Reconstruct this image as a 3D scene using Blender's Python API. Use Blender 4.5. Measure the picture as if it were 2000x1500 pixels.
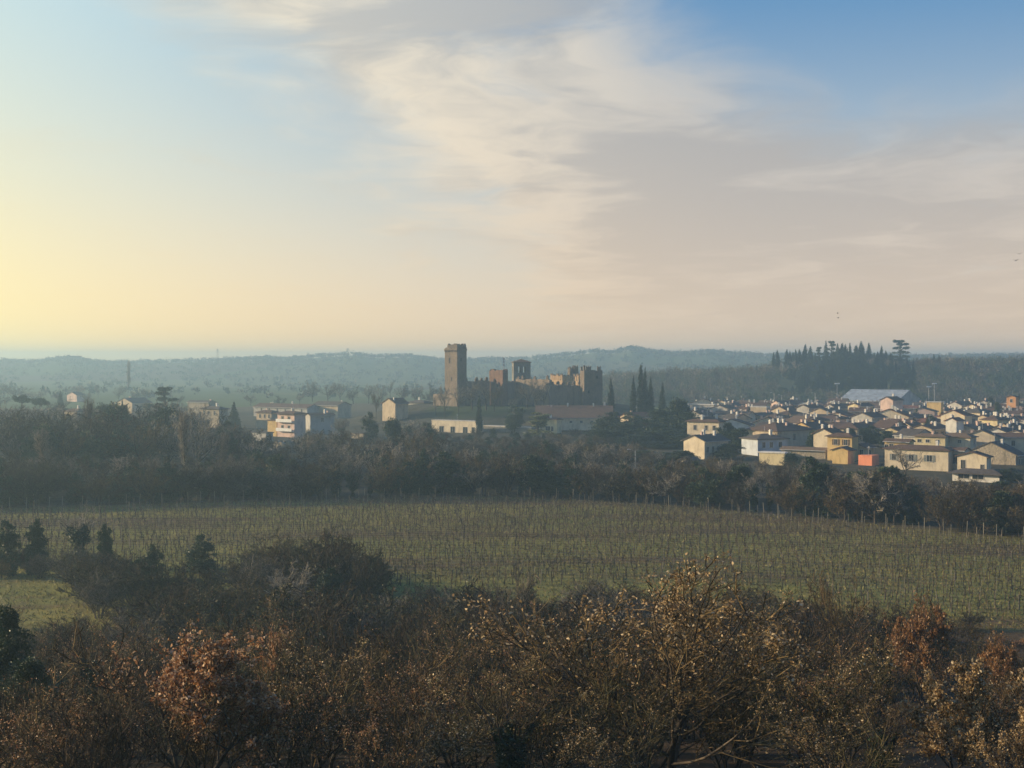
import bpy, math, random
import numpy as np
from mathutils import Vector, Matrix

for o in list(bpy.data.objects):
    bpy.data.objects.remove(o, do_unlink=True)
scene = bpy.context.scene
COL = scene.collection

# ---------------------------------------------------------------- camera
ZC = 30.0            # camera height above the zero level
F = 2750.0           # focal length in photograph pixels (2000 wide)
HOR = 705.0          # row of the true horizon in the photograph
cam_data = bpy.data.cameras.new('camera')
cam_data.sensor_width = 36.0
cam_data.lens = 36.0 * F / 2000.0
cam_data.shift_y = -(750.0 - HOR) / 2000.0
cam_data.clip_start = 0.5
cam_data.clip_end = 20000.0
cam = bpy.data.objects.new('camera', cam_data)
COL.objects.link(cam)
cam.location = (0, 0, ZC)
cam.rotation_euler = (math.radians(90), 0, 0)
scene.camera = cam

# ---------------------------------------------------------------- light
SUN_AZ = -77.0       # degrees from the view direction, negative = left
SUN_EL = 14.0
az, el = math.radians(SUN_AZ), math.radians(SUN_EL)
SUN_DIR = Vector((math.sin(az) * math.cos(el), math.cos(az) * math.cos(el), math.sin(el)))
sun_data = bpy.data.lights.new('sun', 'SUN')
sun_data.energy = 5.0
sun_data.angle = math.radians(0.6)
sun_data.color = (1.0, 0.77, 0.48)
sun = bpy.data.objects.new('sun', sun_data)
COL.objects.link(sun)
sun.rotation_euler = SUN_DIR.to_track_quat('Z', 'Y').to_euler()
sun.location = (-200, 100, 120)

# ---------------------------------------------------------------- world
world = bpy.data.worlds.new('World')
scene.world = world
world.use_nodes = True
wt = world.node_tree
wt.nodes.clear()


class NT:
    """tiny helper to write node graphs as expressions"""
    def __init__(self, tree):
        self.t = tree

    def node(self, typ, **kw):
        n = self.t.nodes.new(typ)
        for k, v in kw.items():
            setattr(n, k, v)
        return n

    def put(self, sock, v):
        if hasattr(v, 'is_linked') or hasattr(v, 'links'):
            self.t.links.new(v, sock)
        elif isinstance(v, (tuple, list)):
            v = tuple(v)
            if len(v) == 3 and sock.type == 'RGBA':
                v = v + (1.0,)
            sock.default_value = v
        else:
            sock.default_value = v

    def math(self, op, a, b=0.0, c=0.0, clamp=False):
        n = self.node('ShaderNodeMath', operation=op, use_clamp=clamp)
        self.put(n.inputs[0], a); self.put(n.inputs[1], b); self.put(n.inputs[2], c)
        return n.outputs[0]

    def vmath(self, op, a, b=(0, 0, 0), scale=1.0):
        n = self.node('ShaderNodeVectorMath', operation=op)
        self.put(n.inputs[0], a); self.put(n.inputs[1], b)
        if op == 'SCALE':
            self.put(n.inputs['Scale'], scale)
        return n.outputs['Value'] if op in ('DOT_PRODUCT', 'LENGTH') else n.outputs['Vector']

    def step(self, v, lo, hi, smooth=True):
        n = self.node('ShaderNodeMapRange', interpolation_type='SMOOTHSTEP' if smooth else 'LINEAR')
        self.put(n.inputs['Value'], v)
        n.inputs['From Min'].default_value = lo
        n.inputs['From Max'].default_value = hi
        return n.outputs['Result']

    def mix(self, fac, a, b, typ='MIX'):
        n = self.node('ShaderNodeMix', data_type='RGBA', blend_type=typ)
        self.put(n.inputs[0], fac); self.put(n.inputs[6], a); self.put(n.inputs[7], b)
        return n.outputs[2]

    def noise(self, vec, scale, detail=4.0, rough=0.55, dist=0.0, out='Fac'):
        n = self.node('ShaderNodeTexNoise')
        self.put(n.inputs['Vector'], vec)
        n.inputs['Scale'].default_value = scale
        n.inputs['Detail'].default_value = detail
        n.inputs['Roughness'].default_value = rough
        n.inputs['Distortion'].default_value = dist
        return n.outputs[out]

    def sep(self, v):
        n = self.node('ShaderNodeSeparateXYZ'); self.put(n.inputs[0], v)
        return n.outputs

    def comb(self, x, y, z):
        n = self.node('ShaderNodeCombineXYZ')
        for i, v in enumerate((x, y, z)):
            self.put(n.inputs[i], v)
        return n.outputs[0]


SKY_STRENGTH = 0.10


def srgb(r, g, b, k=1.0):
    f = lambda c: ((c / 255.0) / 12.92 if c <= 10 else ((c / 255.0 + 0.055) / 1.055) ** 2.4)
    return (f(r) * k, f(g) * k, f(b) * k)


def build_world():
    n = NT(wt)
    K = 0.86 / SKY_STRENGTH
    tc = n.node('ShaderNodeTexCoord')
    d = n.vmath('NORMALIZE', tc.outputs['Generated'])
    x, y, z = n.sep(d)[:3]
    sky = n.node('ShaderNodeTexSky')
    sky.sky_type = 'NISHITA'
    sky.sun_disc = False
    sky.sun_elevation = el
    sky.sun_rotation = az
    sky.altitude = 100
    sky.air_density = 1.2
    sky.dust_density = 2.0
    sky.ozone_density = 2.0
    toward = n.vmath('DOT_PRODUCT', d, tuple(SUN_DIR))           # 1 at the sun
    up = n.math('MAXIMUM', z, 0.0)
    # clear air: the sky model, calmed toward a soft winter blue
    clear = n.mix(n.step(up, 0.0, 0.30), srgb(168, 192, 202, K), srgb(20, 120, 176, K))
    clear = n.mix(n.step(up, 0.28, 0.85), clear, srgb(38, 84, 150, K))
    paler = n.math('MULTIPLY', n.step(toward, 0.15, 0.65), n.step(up, 0.75, 0.25))
    clear = n.mix(paler, clear, srgb(160, 203, 224, K))
    base = n.mix(0.10, clear, sky.outputs[0])
    # warm dust layer along the whole horizon
    lay = n.math('POWER', 2.718, n.math('MULTIPLY', up, -9.6))
    warm = n.mix(n.step(toward, 0.02, 0.60), srgb(222, 194, 162, K), srgb(255, 206, 140, K * 1.03))
    # clouds on a high sheet
    zz = n.math('ADD', up, 0.055)
    pl = n.comb(n.math('DIVIDE', x, zz), n.math('DIVIDE', y, zz), 0.0)
    mp = n.node('ShaderNodeMapping')
    n.put(mp.inputs['Vector'], pl)
    mp.inputs['Rotation'].default_value = (0, 0, math.radians(38))
    mp.inputs['Scale'].default_value = (0.60, 0.38, 1)
    warp = n.vmath('SCALE', n.vmath('SUBTRACT', n.noise(pl, 0.8, 3, 0.55, 0, 'Color'), (0.5, 0.5, 0.5)), scale=0.9)
    q = n.vmath('ADD', mp.outputs[0], warp)
    n1 = n.noise(q, 1.3, 6, 0.60)
    n2 = n.noise(n.vmath('ADD', q, (3.7, 1.3, 0.4)), 2.1, 6, 0.6, 0.3)
    n3 = n.noise(n.vmath('ADD', d, (0.31, 0.0, 0.17)), 5.0, 4, 0.55)
    def plane(p, r):
        a = Vector(((p[0] - 1000) / F, 1, (HOR - p[1]) / F))
        b = Vector(((r[0] - 1000) / F, 1, (HOR - r[1]) / F))
        return tuple(a.cross(b).normalized())
    wob = n.math('ADD', n.math('MULTIPLY', n.math('SUBTRACT', n1, 0.5), 0.20), n.math('MULTIPLY', n.math('SUBTRACT', n3, 0.5), 0.16))
    s1 = n.math('MULTIPLY', n.vmath('DOT_PRODUCT', d, plane((380, 0), (830, 470))), 1.0)
    s2 = n.math('MULTIPLY', n.vmath('DOT_PRODUCT', d, plane((1330, 0), (1640, 215))), 1.0)
    s3 = n.math('SUBTRACT', 0.166, z)
    bank_l = n.step(n.math('ADD', n.math('MULTIPLY', s1, SGN1), wob), -0.03, 0.06)
    bank_r = n.math('MAXIMUM', n.step(n.math('ADD', n.math('MULTIPLY', s2, SGN2), wob), -0.05, 0.07), n.step(n.math('ADD', s3, n.math('MULTIPLY', wob, 0.5)), -0.03, 0.045))
    body = n.math('MULTIPLY', n.step(n1, 0.14, 0.44), n.math('MULTIPLY', bank_l, bank_r))
    thin = n.math('MULTIPLY', n.step(n2, 0.50, 0.82), 0.30)
    cover = n.math('MINIMUM', n.math('MAXIMUM', n.math('MULTIPLY', body, 0.90), thin), 1.0)
    shade = n.step(n.math('ADD', n.math('MULTIPLY', n2, 0.8), n.math('MULTIPLY', n3, 0.35)), 0.44, 0.66)
    lit = n.mix(n.step(toward, 0.05, 0.50), srgb(172, 174, 175, K), srgb(236, 225, 202, K))
    dark = n.mix(n.step(toward, 0.05, 0.50), srgb(142, 150, 158, K), srgb(172, 176, 177, K))
    cloud = n.mix(shade, lit, dark)
    c = n.mix(cover, base, cloud)
    c = n.mix(n.math('MULTIPLY', lay, 0.96), c, warm)
    # bright dusty glow round the sun
    g = n.math('POWER', n.math('MAXIMUM', n.math('ADD', toward, 0.12), 0.0), 4.5)
    low = n.math('POWER', 2.718, n.math('MULTIPLY', up, -8.0))
    c = n.mix(n.math('MINIMUM', n.math('MULTIPLY', n.math('MULTIPLY', g, low), 4.8), 1.0), c, srgb(255, 238, 160, K * 1.02))
    bg = n.node('ShaderNodeBackground')
    n.put(bg.inputs['Color'], c)
    bg.inputs['Strength'].default_value = SKY_STRENGTH
    out = n.node('ShaderNodeOutputWorld')
    wt.links.new(bg.outputs[0], out.inputs['Surface'])


def _sign(p, r, inside):
    a = Vector(((p[0] - 1000) / F, 1, (HOR - p[1]) / F)); b = Vector(((r[0] - 1000) / F, 1, (HOR - r[1]) / F))
    c = Vector(((inside[0] - 1000) / F, 1, (HOR - inside[1]) / F))
    return 1.0 if a.cross(b).normalized().dot(c) > 0 else -1.0


SGN1 = _sign((380, 0), (830, 470), (1100, 200))
SGN2 = _sign((1330, 0), (1640, 215), (1100, 300))
build_world()
world.cycles.sampling_method = 'MANUAL'
world.cycles.sample_map_resolution = 512

vs = scene.view_settings
vs.view_transform = 'Standard'
vs.look = 'None'
vs.exposure = 0.55
vs.gamma = 1.0
vs.use_curve_mapping = False
scene.render.engine = 'CYCLES'
scene.cycles.max_bounces = 5
scene.cycles.diffuse_bounces = 2
scene.cycles.glossy_bounces = 2
scene.cycles.transmission_bounces = 2
scene.cycles.volume_bounces = 0
scene.cycles.transparent_max_bounces = 8
scene.cycles.use_denoising = True
scene.cycles.sample_clamp_indirect = 3.0

# ================================================================ helpers
def P(px, py, d):
    """the point that stands d metres ahead and shows at photograph pixel (px, py)"""
    return Vector(((px - 1000.0) / F * d, d, ZC + (HOR - py) / F * d))


def X(px, d):
    return (px - 1000.0) / F * d


def PXof(x, y):
    return 1000.0 + x / max(y, 1.0) * F


def mesh_np(name, V, faces, mats=(), midx=None, smooth=False):
    """mesh from numpy arrays; faces = list of (m,3) or (m,4) int arrays"""
    me = bpy.data.meshes.new(name)
    V = np.asarray(V, dtype=np.float32).reshape(-1, 3)
    faces = [np.asarray(f, dtype=np.int32) for f in faces if len(f)]
    me.vertices.add(len(V))
    me.vertices.foreach_set('co', V.ravel())
    loops = np.concatenate([f.ravel() for f in faces])
    tot = np.concatenate([np.full(len(f), f.shape[1], dtype=np.int32) for f in faces])
    st = np.concatenate([[0], np.cumsum(tot)[:-1]]).astype(np.int32)
    me.loops.add(len(loops))
    me.loops.foreach_set('vertex_index', loops)
    me.polygons.add(len(tot))
    me.polygons.foreach_set('loop_start', st)
    if midx is not None:
        me.polygons.foreach_set('material_index', np.concatenate([np.full(len(f), m, dtype=np.int32) for f, m in zip(faces, midx)]))
    if smooth:
        me.polygons.foreach_set('use_smooth', np.ones(len(tot), dtype=bool))
    for m in mats:
        me.materials.append(m)
    me.update(calc_edges=True)
    return me


class MB:
    """collects shapes into one mesh"""
    def __init__(self):
        self.v = []; self.f = []

    def add(self, verts, faces):
        k = len(self.v)
        self.v += [tuple(p) for p in verts]
        self.f += [tuple(i + k for i in f) for f in faces]
        return self

    def box(self, x0, x1, y0, y1, z0, z1):
        v = [(x0, y0, z0), (x1, y0, z0), (x1, y1, z0), (x0, y1, z0), (x0, y0, z1), (x1, y0, z1), (x1, y1, z1), (x0, y1, z1)]
        return self.add(v, [(0, 3, 2, 1), (4, 5, 6, 7), (0, 1, 5, 4), (1, 2, 6, 5), (2, 3, 7, 6), (3, 0, 4, 7)])

    def prism(self, poly, axis, a0, a1):
        """extrude polygon (list of 2d points) along axis 'x','y','z'"""
        n = len(poly)
        mk = {'x': lambda p, a: (a, p[0], p[1]), 'y': lambda p, a: (p[0], a, p[1]), 'z': lambda p, a: (p[0], p[1], a)}[axis]
        v = [mk(p, a0) for p in poly] + [mk(p, a1) for p in poly]
        fs = [tuple(range(n - 1, -1, -1)), tuple(range(n, 2 * n))] + [(i, (i + 1) % n, n + (i + 1) % n, n + i) for i in range(n)]
        return self.add(v, fs)

    def tube(self, p0, p1, r0, r1, n=6):
        p0, p1 = Vector(p0), Vector(p1)
        ax = (p1 - p0).normalized()
        u = ax.orthogonal().normalized(); w = ax.cross(u)
        v = []
        for p, r in ((p0, r0), (p1, r1)):
            for i in range(n):
                a = 2 * math.pi * i / n
                v.append(p + u * (r * math.cos(a)) + w * (r * math.sin(a)))
        return self.add(v, [(i, (i + 1) % n, n + (i + 1) % n, n + i) for i in range(n)] + [tuple(range(n - 1, -1, -1)), tuple(range(n, 2 * n))])

    def mesh(self, name, mat):
        me = bpy.data.meshes.new(name)
        me.from_pydata(self.v, [], self.f)
        me.materials.append(mat)
        me.update()
        import bmesh
        b = bmesh.new(); b.from_mesh(me)
        bmesh.ops.recalc_face_normals(b, faces=b.faces)
        b.to_mesh(me); b.free()
        return me

    def build(self, name, mat, parent=None):
        return obj(name, self.mesh(name, mat), parent)


def obj(name, me, parent=None):
    o = bpy.data.objects.new(name, me)
    COL.objects.link(o)
    if parent is not None:
        o.parent = parent
    return o


def empty(name, loc, rz=0.0, s=1.0):
    o = bpy.data.objects.new(name, None)
    o.empty_display_size = 0.5
    COL.objects.link(o)
    o.location = loc
    o.rotation_euler = (0, 0, rz)
    o.scale = (s, s, s)
    return o


def tag(o, label=None, cat=None, group=None, kind=None):
    if label: o['label'] = label
    if cat: o['category'] = cat
    if group: o['group'] = group
    if kind: o['kind'] = kind
    return o


ORD = ['first', 'second', 'third', 'fourth', 'fifth', 'sixth', 'seventh', 'eighth', 'ninth', 'tenth', 'eleventh', 'twelfth',
       'thirteenth', 'fourteenth', 'fifteenth', 'sixteenth', 'seventeenth', 'eighteenth', 'nineteenth', 'twentieth']
PENDING = {}


def later(o, what, where, cat, group, px):
    """collect look-alikes; they are told apart at the end by their order in the picture"""
    PENDING.setdefault((what, where, cat, group), []).append((px, o))


def settle_labels():
    for (what, where, cat, group), rows in PENDING.items():
        rows.sort(key=lambda r: r[0])
        n = len(rows)
        for i, (_, o) in enumerate(rows):
            if n == 1:
                lab = f'{what} {where}'
            elif i == 0:
                lab = f'leftmost {what} {where}'
            elif i == n - 1:
                lab = f'rightmost {what} {where}'
            elif i < n / 2 or n <= 4:
                lab = f'{what} {where}, {ORD[min(i, 19)]} from left'
            else:
                lab = f'{what} {where}, {ORD[min(n - 1 - i, 19)]} from right'
            if len(lab.split()) > 16:
                lab = ' '.join(w for w in lab.split() if w not in ('the', 'medium'))
            tag(o, lab, cat, group)


# ================================================================ materials
MAT = {}


def new_mat(name):
    m = bpy.data.materials.new(name)
    m.use_nodes = True
    t = m.node_tree
    b = t.nodes['Principled BSDF']
    MAT[name] = m
    return m, NT(t), b


def mat_noise(name, c1, c2, scale=1.0, rough=0.9, coord='Object', detail=5, lo=0.35, hi=0.65, spec=0.2, c3=None, s3=0.2, bump=0.0, bscale=8.0, perobj=0.0):
    m, n, b = new_mat(name)
    tc = n.node('ShaderNodeTexCoord')
    v = tc.outputs[coord]
    if coord == 'World':
        pass
    c = n.mix(n.step(n.noise(v, scale, detail), lo, hi), c1, c2)
    if c3 is not None:
        c = n.mix(n.step(n.noise(n.vmath('ADD', v, (7.1, 3.3, 1.7)), s3, 4), 0.50, 0.68), c, c3)
    if perobj:
        oi = n.node('ShaderNodeObjectInfo')
        k = n.math('MULTIPLY_ADD', oi.outputs['Random'], perobj * 2, 1.0 - perobj)
        c = n.mix(1.0, c, n.comb(k, k, k), 'MULTIPLY')
    n.put(b.inputs['Base Color'], c)
    b.inputs['Roughness'].default_value = rough
    b.inputs['Specular IOR Level'].default_value = spec
    if bump:
        bp = n.node('ShaderNodeBump')
        bp.inputs['Strength'].default_value = bump
        n.put(bp.inputs['Height'], n.noise(v, bscale, 4))
        n.put(b.inputs['Normal'], bp.outputs[0])
    return m


def mat_leaf(name, cols, rough=0.55, spec=0.35, trans=0.25, perobj=0.15):
    """leaves: every leaf takes its own tint between the given colours"""
    m, n, b = new_mat(name)
    g = n.node('ShaderNodeNewGeometry')
    r = n.node('ShaderNodeValToRGB')
    els = r.color_ramp.elements
    while len(els) < len(cols):
        els.new(0.5)
    for i, c in enumerate(cols):
        els[i].position = i / max(1, len(cols) - 1)
        els[i].color = (*c, 1)
    n.put(r.inputs[0], g.outputs['Random Per Island'])
    oi = n.node('ShaderNodeObjectInfo')
    k = n.math('MULTIPLY_ADD', oi.outputs['Random'], perobj * 2, 1.0 - perobj)
    c = n.mix(1.0, r.outputs[0], n.comb(k, k, k), 'MULTIPLY')
    n.put(b.inputs['Base Color'], c)
    b.inputs['Roughness'].default_value = rough
    b.inputs['Specular IOR Level'].default_value = spec
    if trans:
        tr = n.node('ShaderNodeBsdfTranslucent')
        n.put(tr.inputs['Color'], c)
        mx = n.node('ShaderNodeMixShader')
        mx.inputs[0].default_value = trans
        n.t.links.new(b.outputs[0], mx.inputs[1])
        n.t.links.new(tr.outputs[0], mx.inputs[2])
        n.t.links.new(mx.outputs[0], n.t.nodes['Material Output'].inputs['Surface'])
    return m


def mat_plain(name, c, rough=0.7, spec=0.3, metal=0.0):
    return mat_noise(name, tuple(v * 0.85 for v in c), tuple(min(1, v * 1.1) for v in c), 1.4, rough, spec=spec)


def mat_plaster(name, c, stain=0.55):
    m, n, b = new_mat(name)
    tc = n.node('ShaderNodeTexCoord')
    v = tc.outputs['Object']
    mp = n.node('ShaderNodeMapping'); n.put(mp.inputs['Vector'], v); mp.inputs['Scale'].default_value = (1, 1, 0.3)
    f1 = n.step(n.noise(v, 0.35, 5, 0.6), 0.38, 0.72)
    f2 = n.step(n.noise(mp.outputs[0], 1.3, 5, 0.65), 0.48, 0.75)
    d1 = (c[0] * 0.62, c[1] * 0.62, c[2] * 0.64)
    d2 = (c[0] * 0.42, c[1] * 0.39, c[2] * 0.36)
    col = n.mix(n.math('MULTIPLY', f1, 0.8), c, d1)
    col = n.mix(n.math('MULTIPLY', f2, stain), col, d2)
    n.put(b.inputs['Base Color'], col)
    b.inputs['Roughness'].default_value = 0.92
    b.inputs['Specular IOR Level'].default_value = 0.15
    return m


def mat_roof(name, c1, c2, c3):
    """weathered clay tiles: courses and rolls as fine relief, patchy colour"""
    m, n, b = new_mat(name)
    c1, c2, c3 = [tuple(q * 0.68 for q in c) for c in (c1, c2, c3)]
    tc = n.node('ShaderNodeTexCoord')
    v = tc.outputs['Object']
    vo = n.node('ShaderNodeTexVoronoi'); n.put(vo.inputs['Vector'], v); vo.inputs['Scale'].default_value = 3.2
    c = n.mix(n.step(n.noise(v, 0.5, 5, 0.65), 0.35, 0.65), c1, c2)
    c = n.mix(n.math('MULTIPLY', n.sep(vo.outputs['Color'])[0], 0.45), c, c3)
    c = n.mix(n.math('MULTIPLY', n.step(n.noise(v, 1.6, 4, 0.6), 0.55, 0.75), 0.5), c, (0.10, 0.095, 0.075))
    n.put(b.inputs['Base Color'], c)
    b.inputs['Roughness'].default_value = 0.88
    b.inputs['Specular IOR Level'].default_value = 0.2
    w = n.node('ShaderNodeTexWave', wave_type='BANDS', bands_direction='X')
    n.put(w.inputs['Vector'], v); w.inputs['Scale'].default_value = 1.3; w.inputs['Distortion'].default_value = 0.4
    bp = n.node('ShaderNodeBump'); bp.inputs['Strength'].default_value = 0.5; bp.inputs['Distance'].default_value = 0.12
    n.put(bp.inputs['Height'], w.outputs[0])
    n.put(b.inputs['Normal'], bp.outputs[0])
    return m


def mat_masonry(name, c1, c2, c3, scale=1.0):
    m, n, b = new_mat(name)
    tc = n.node('ShaderNodeTexCoord')
    v = tc.outputs['Object']
    vo = n.node('ShaderNodeTexVoronoi'); n.put(vo.inputs['Vector'], v); vo.inputs['Scale'].default_value = 2.2 * scale
    c = n.mix(n.step(n.noise(v, 0.22 * scale, 6, 0.65), 0.36, 0.66), c1, c2)
    c = n.mix(n.math('MULTIPLY', n.sep(vo.outputs['Color'])[1], 0.4), c, c3)
    mp = n.node('ShaderNodeMapping'); n.put(mp.inputs['Vector'], v); mp.inputs['Scale'].default_value = (1, 1, 0.22)
    c = n.mix(n.math('MULTIPLY', n.step(n.noise(mp.outputs[0], 0.8, 5, 0.6), 0.52, 0.72), 0.6), c, (0.07, 0.065, 0.055))
    n.put(b.inputs['Base Color'], c)
    b.inputs['Roughness'].default_value = 0.95
    b.inputs['Specular IOR Level'].default_value = 0.1
    bp = n.node('ShaderNodeBump'); bp.inputs['Strength'].default_value = 0.6; bp.inputs['Distance'].default_value = 0.2
    n.put(bp.inputs['Height'], n.math('ADD', n.noise(v, 1.6, 6, 0.7), vo.outputs['Distance']))
    n.put(b.inputs['Normal'], bp.outputs[0])
    return m


def mat_bark(name, c1, c2, perobj=0.25):
    """bark: every branch and twig takes its own tone, every tree a little of its own"""
    m, n, b = new_mat(name)
    g = n.node('ShaderNodeNewGeometry')
    rnd = g.outputs['Random Per Island']
    c = n.mix(n.math('POWER', rnd, 1.6), tuple(v * 0.45 for v in c1), tuple(v * 1.35 for v in c2))
    tc = n.node('ShaderNodeTexCoord')
    c = n.mix(n.math('MULTIPLY', n.step(n.noise(tc.outputs['Object'], 2.5, 3), 0.4, 0.7), 0.4), c, c1)
    oi = n.node('ShaderNodeObjectInfo')
    k = n.math('MULTIPLY_ADD', oi.outputs['Random'], perobj * 2, 1.0 - perobj)
    c = n.mix(1.0, c, n.comb(k, k, k), 'MULTIPLY')
    n.put(b.inputs['Base Color'], c)
    b.inputs['Roughness'].default_value = 0.85
    b.inputs['Specular IOR Level'].default_value = 0.2
    return m


mat_bark('bark', (0.040, 0.032, 0.025), (0.095, 0.076, 0.056))
mat_bark('twig', (0.075, 0.050, 0.022), (0.170, 0.120, 0.054), 0.35)
mat_bark('twig_moss', (0.055, 0.048, 0.021), (0.125, 0.104, 0.048), 0.3)
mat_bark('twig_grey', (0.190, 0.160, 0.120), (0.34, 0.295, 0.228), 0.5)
mat_bark('wood_twig', (0.075, 0.066, 0.052), (0.150, 0.130, 0.105), 0.4)
mat_bark('twig_dark', (0.042, 0.030, 0.019), (0.090, 0.064, 0.040))
mat_leaf('oak_leaf', [(0.20, 0.082, 0.032), (0.34, 0.155, 0.060), (0.50, 0.28, 0.13), (0.68, 0.50, 0.33)], 0.5, 0.45, 0.3)  # palest tint stands for sun glints on the leaves
mat_leaf('oak_leaf_gold', [(0.20, 0.115, 0.045), (0.33, 0.21, 0.085), (0.45, 0.32, 0.155), (0.62, 0.50, 0.32)], 0.5, 0.45, 0.3)  # here too the leaf glints are put into the palest tint
mat_leaf('rust_leaf', [(0.19, 0.085, 0.032), (0.31, 0.15, 0.055), (0.42, 0.24, 0.10)], 0.45, 0.5, 0.25)
mat_leaf('ivy_leaf', [(0.012, 0.028, 0.014), (0.025, 0.052, 0.022), (0.045, 0.075, 0.03)], 0.5, 0.4, 0.1)
mat_leaf('evergreen_leaf', [(0.018, 0.036, 0.018), (0.035, 0.062, 0.028), (0.06, 0.088, 0.04)], 0.55, 0.35, 0.12)
mat_leaf('cypress_leaf', [(0.010, 0.024, 0.016), (0.020, 0.042, 0.024), (0.034, 0.058, 0.030)], 0.65, 0.25, 0.05)
mat_leaf('pine_leaf', [(0.016, 0.034, 0.020), (0.030, 0.055, 0.028), (0.050, 0.075, 0.036)], 0.6, 0.3, 0.08)
mat_leaf('pale_leaf', [(0.12, 0.14, 0.06), (0.20, 0.22, 0.10), (0.30, 0.31, 0.16)], 0.6, 0.3, 0.3)
mat_leaf('bush_leaf', [(0.05, 0.052, 0.025), (0.085, 0.082, 0.040), (0.12, 0.105, 0.055)], 0.65, 0.2, 0.15)

# ================================================================ terrain
G = -26.0      # level of the valley floor relative to the camera
# far skyline read off the photograph: (column, row of the tree tops)
SKYLINE = [(-900, 690), (-300, 688), (0, 697), (60, 700), (130, 692), (165, 697), (210, 702), (300, 700), (420, 698), (520, 694), (560, 696), (630, 690),
           (690, 686), (730, 692), (800, 691), (850, 698), (900, 701), (950, 698), (1040, 699), (1100, 694), (1165, 688), (1190, 692), (1235, 685),
           (1275, 695), (1320, 697), (1390, 692), (1440, 697), (1500, 699), (1600, 697), (1800, 700), (2000, 697), (2600, 690), (3200, 696)]
SK_X = np.array([X(p[0], 2300.0) for p in SKYLINE])
SK_Z = np.array([(HOR - p[1]) / F * 2300.0 - 7.5 for p in SKYLINE])
WOOD_X = [-60, 20, 55, 105, 173, 205, 235, 280, 345, 450, 900]
WOOD_H = [0, 4, 8.5, 11, 15, 20, 22, 20, 21, 19, 16]


def sstep(v, a, b):
    t = np.clip((v - a) / (b - a), 0, 1)
    return t * t * (3 - 2 * t)


def height(x, y):
    x = np.asarray(x, dtype=float); y = np.asarray(y, dtype=float)
    h = np.interp(y, [-400, 0, 30, 45, 60, 80, 100, 120, 140, 160], [-6, -7, -11, -13.8, -16.8, -20.3, -23.2, -25.4, G, G])
    h = h + 0.25 * np.sin(x * 0.045 + 1.0) * np.cos(y * 0.037) * sstep(y, 20, 140)
    # low rise under the vineyard
    h = h + 0.6 * np.exp(-((x + 5) / 60) ** 2 - ((y - 215) / 45) ** 2)
    # castle knoll
    r = np.sqrt(((x - 3) / 62.0) ** 2 + ((y - 592) / 62.0) ** 2)
    h = h + 8.0 * (1 - sstep(r, 0.62, 1.35))
    # wooded ridge on the right
    h = h + np.interp(x, WOOD_X, WOOD_H) * sstep(y, 770, 950) * (1 - 0.5 * sstep(y, 1150, 1600))
    # a low swell behind the castle and far ridges on the horizon
    sk = np.interp(x * 2300.0 / np.maximum(y, 1200.0), SK_X, SK_Z)
    h = h + 5 * np.exp(-((y - 1600) / 180.0) ** 2) * sstep(x, -210, 130)
    h = np.where(y > 1400, h + (sk - G) * sstep(y, 1650, 2260), h)
    h = h + 2.0 * np.sin(x * 0.004 + 2) * np.sin(y * 0.003) * sstep(y, 900, 1500)
    return h + ZC


def hz(x, y):
    return float(height(x, y))


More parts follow.
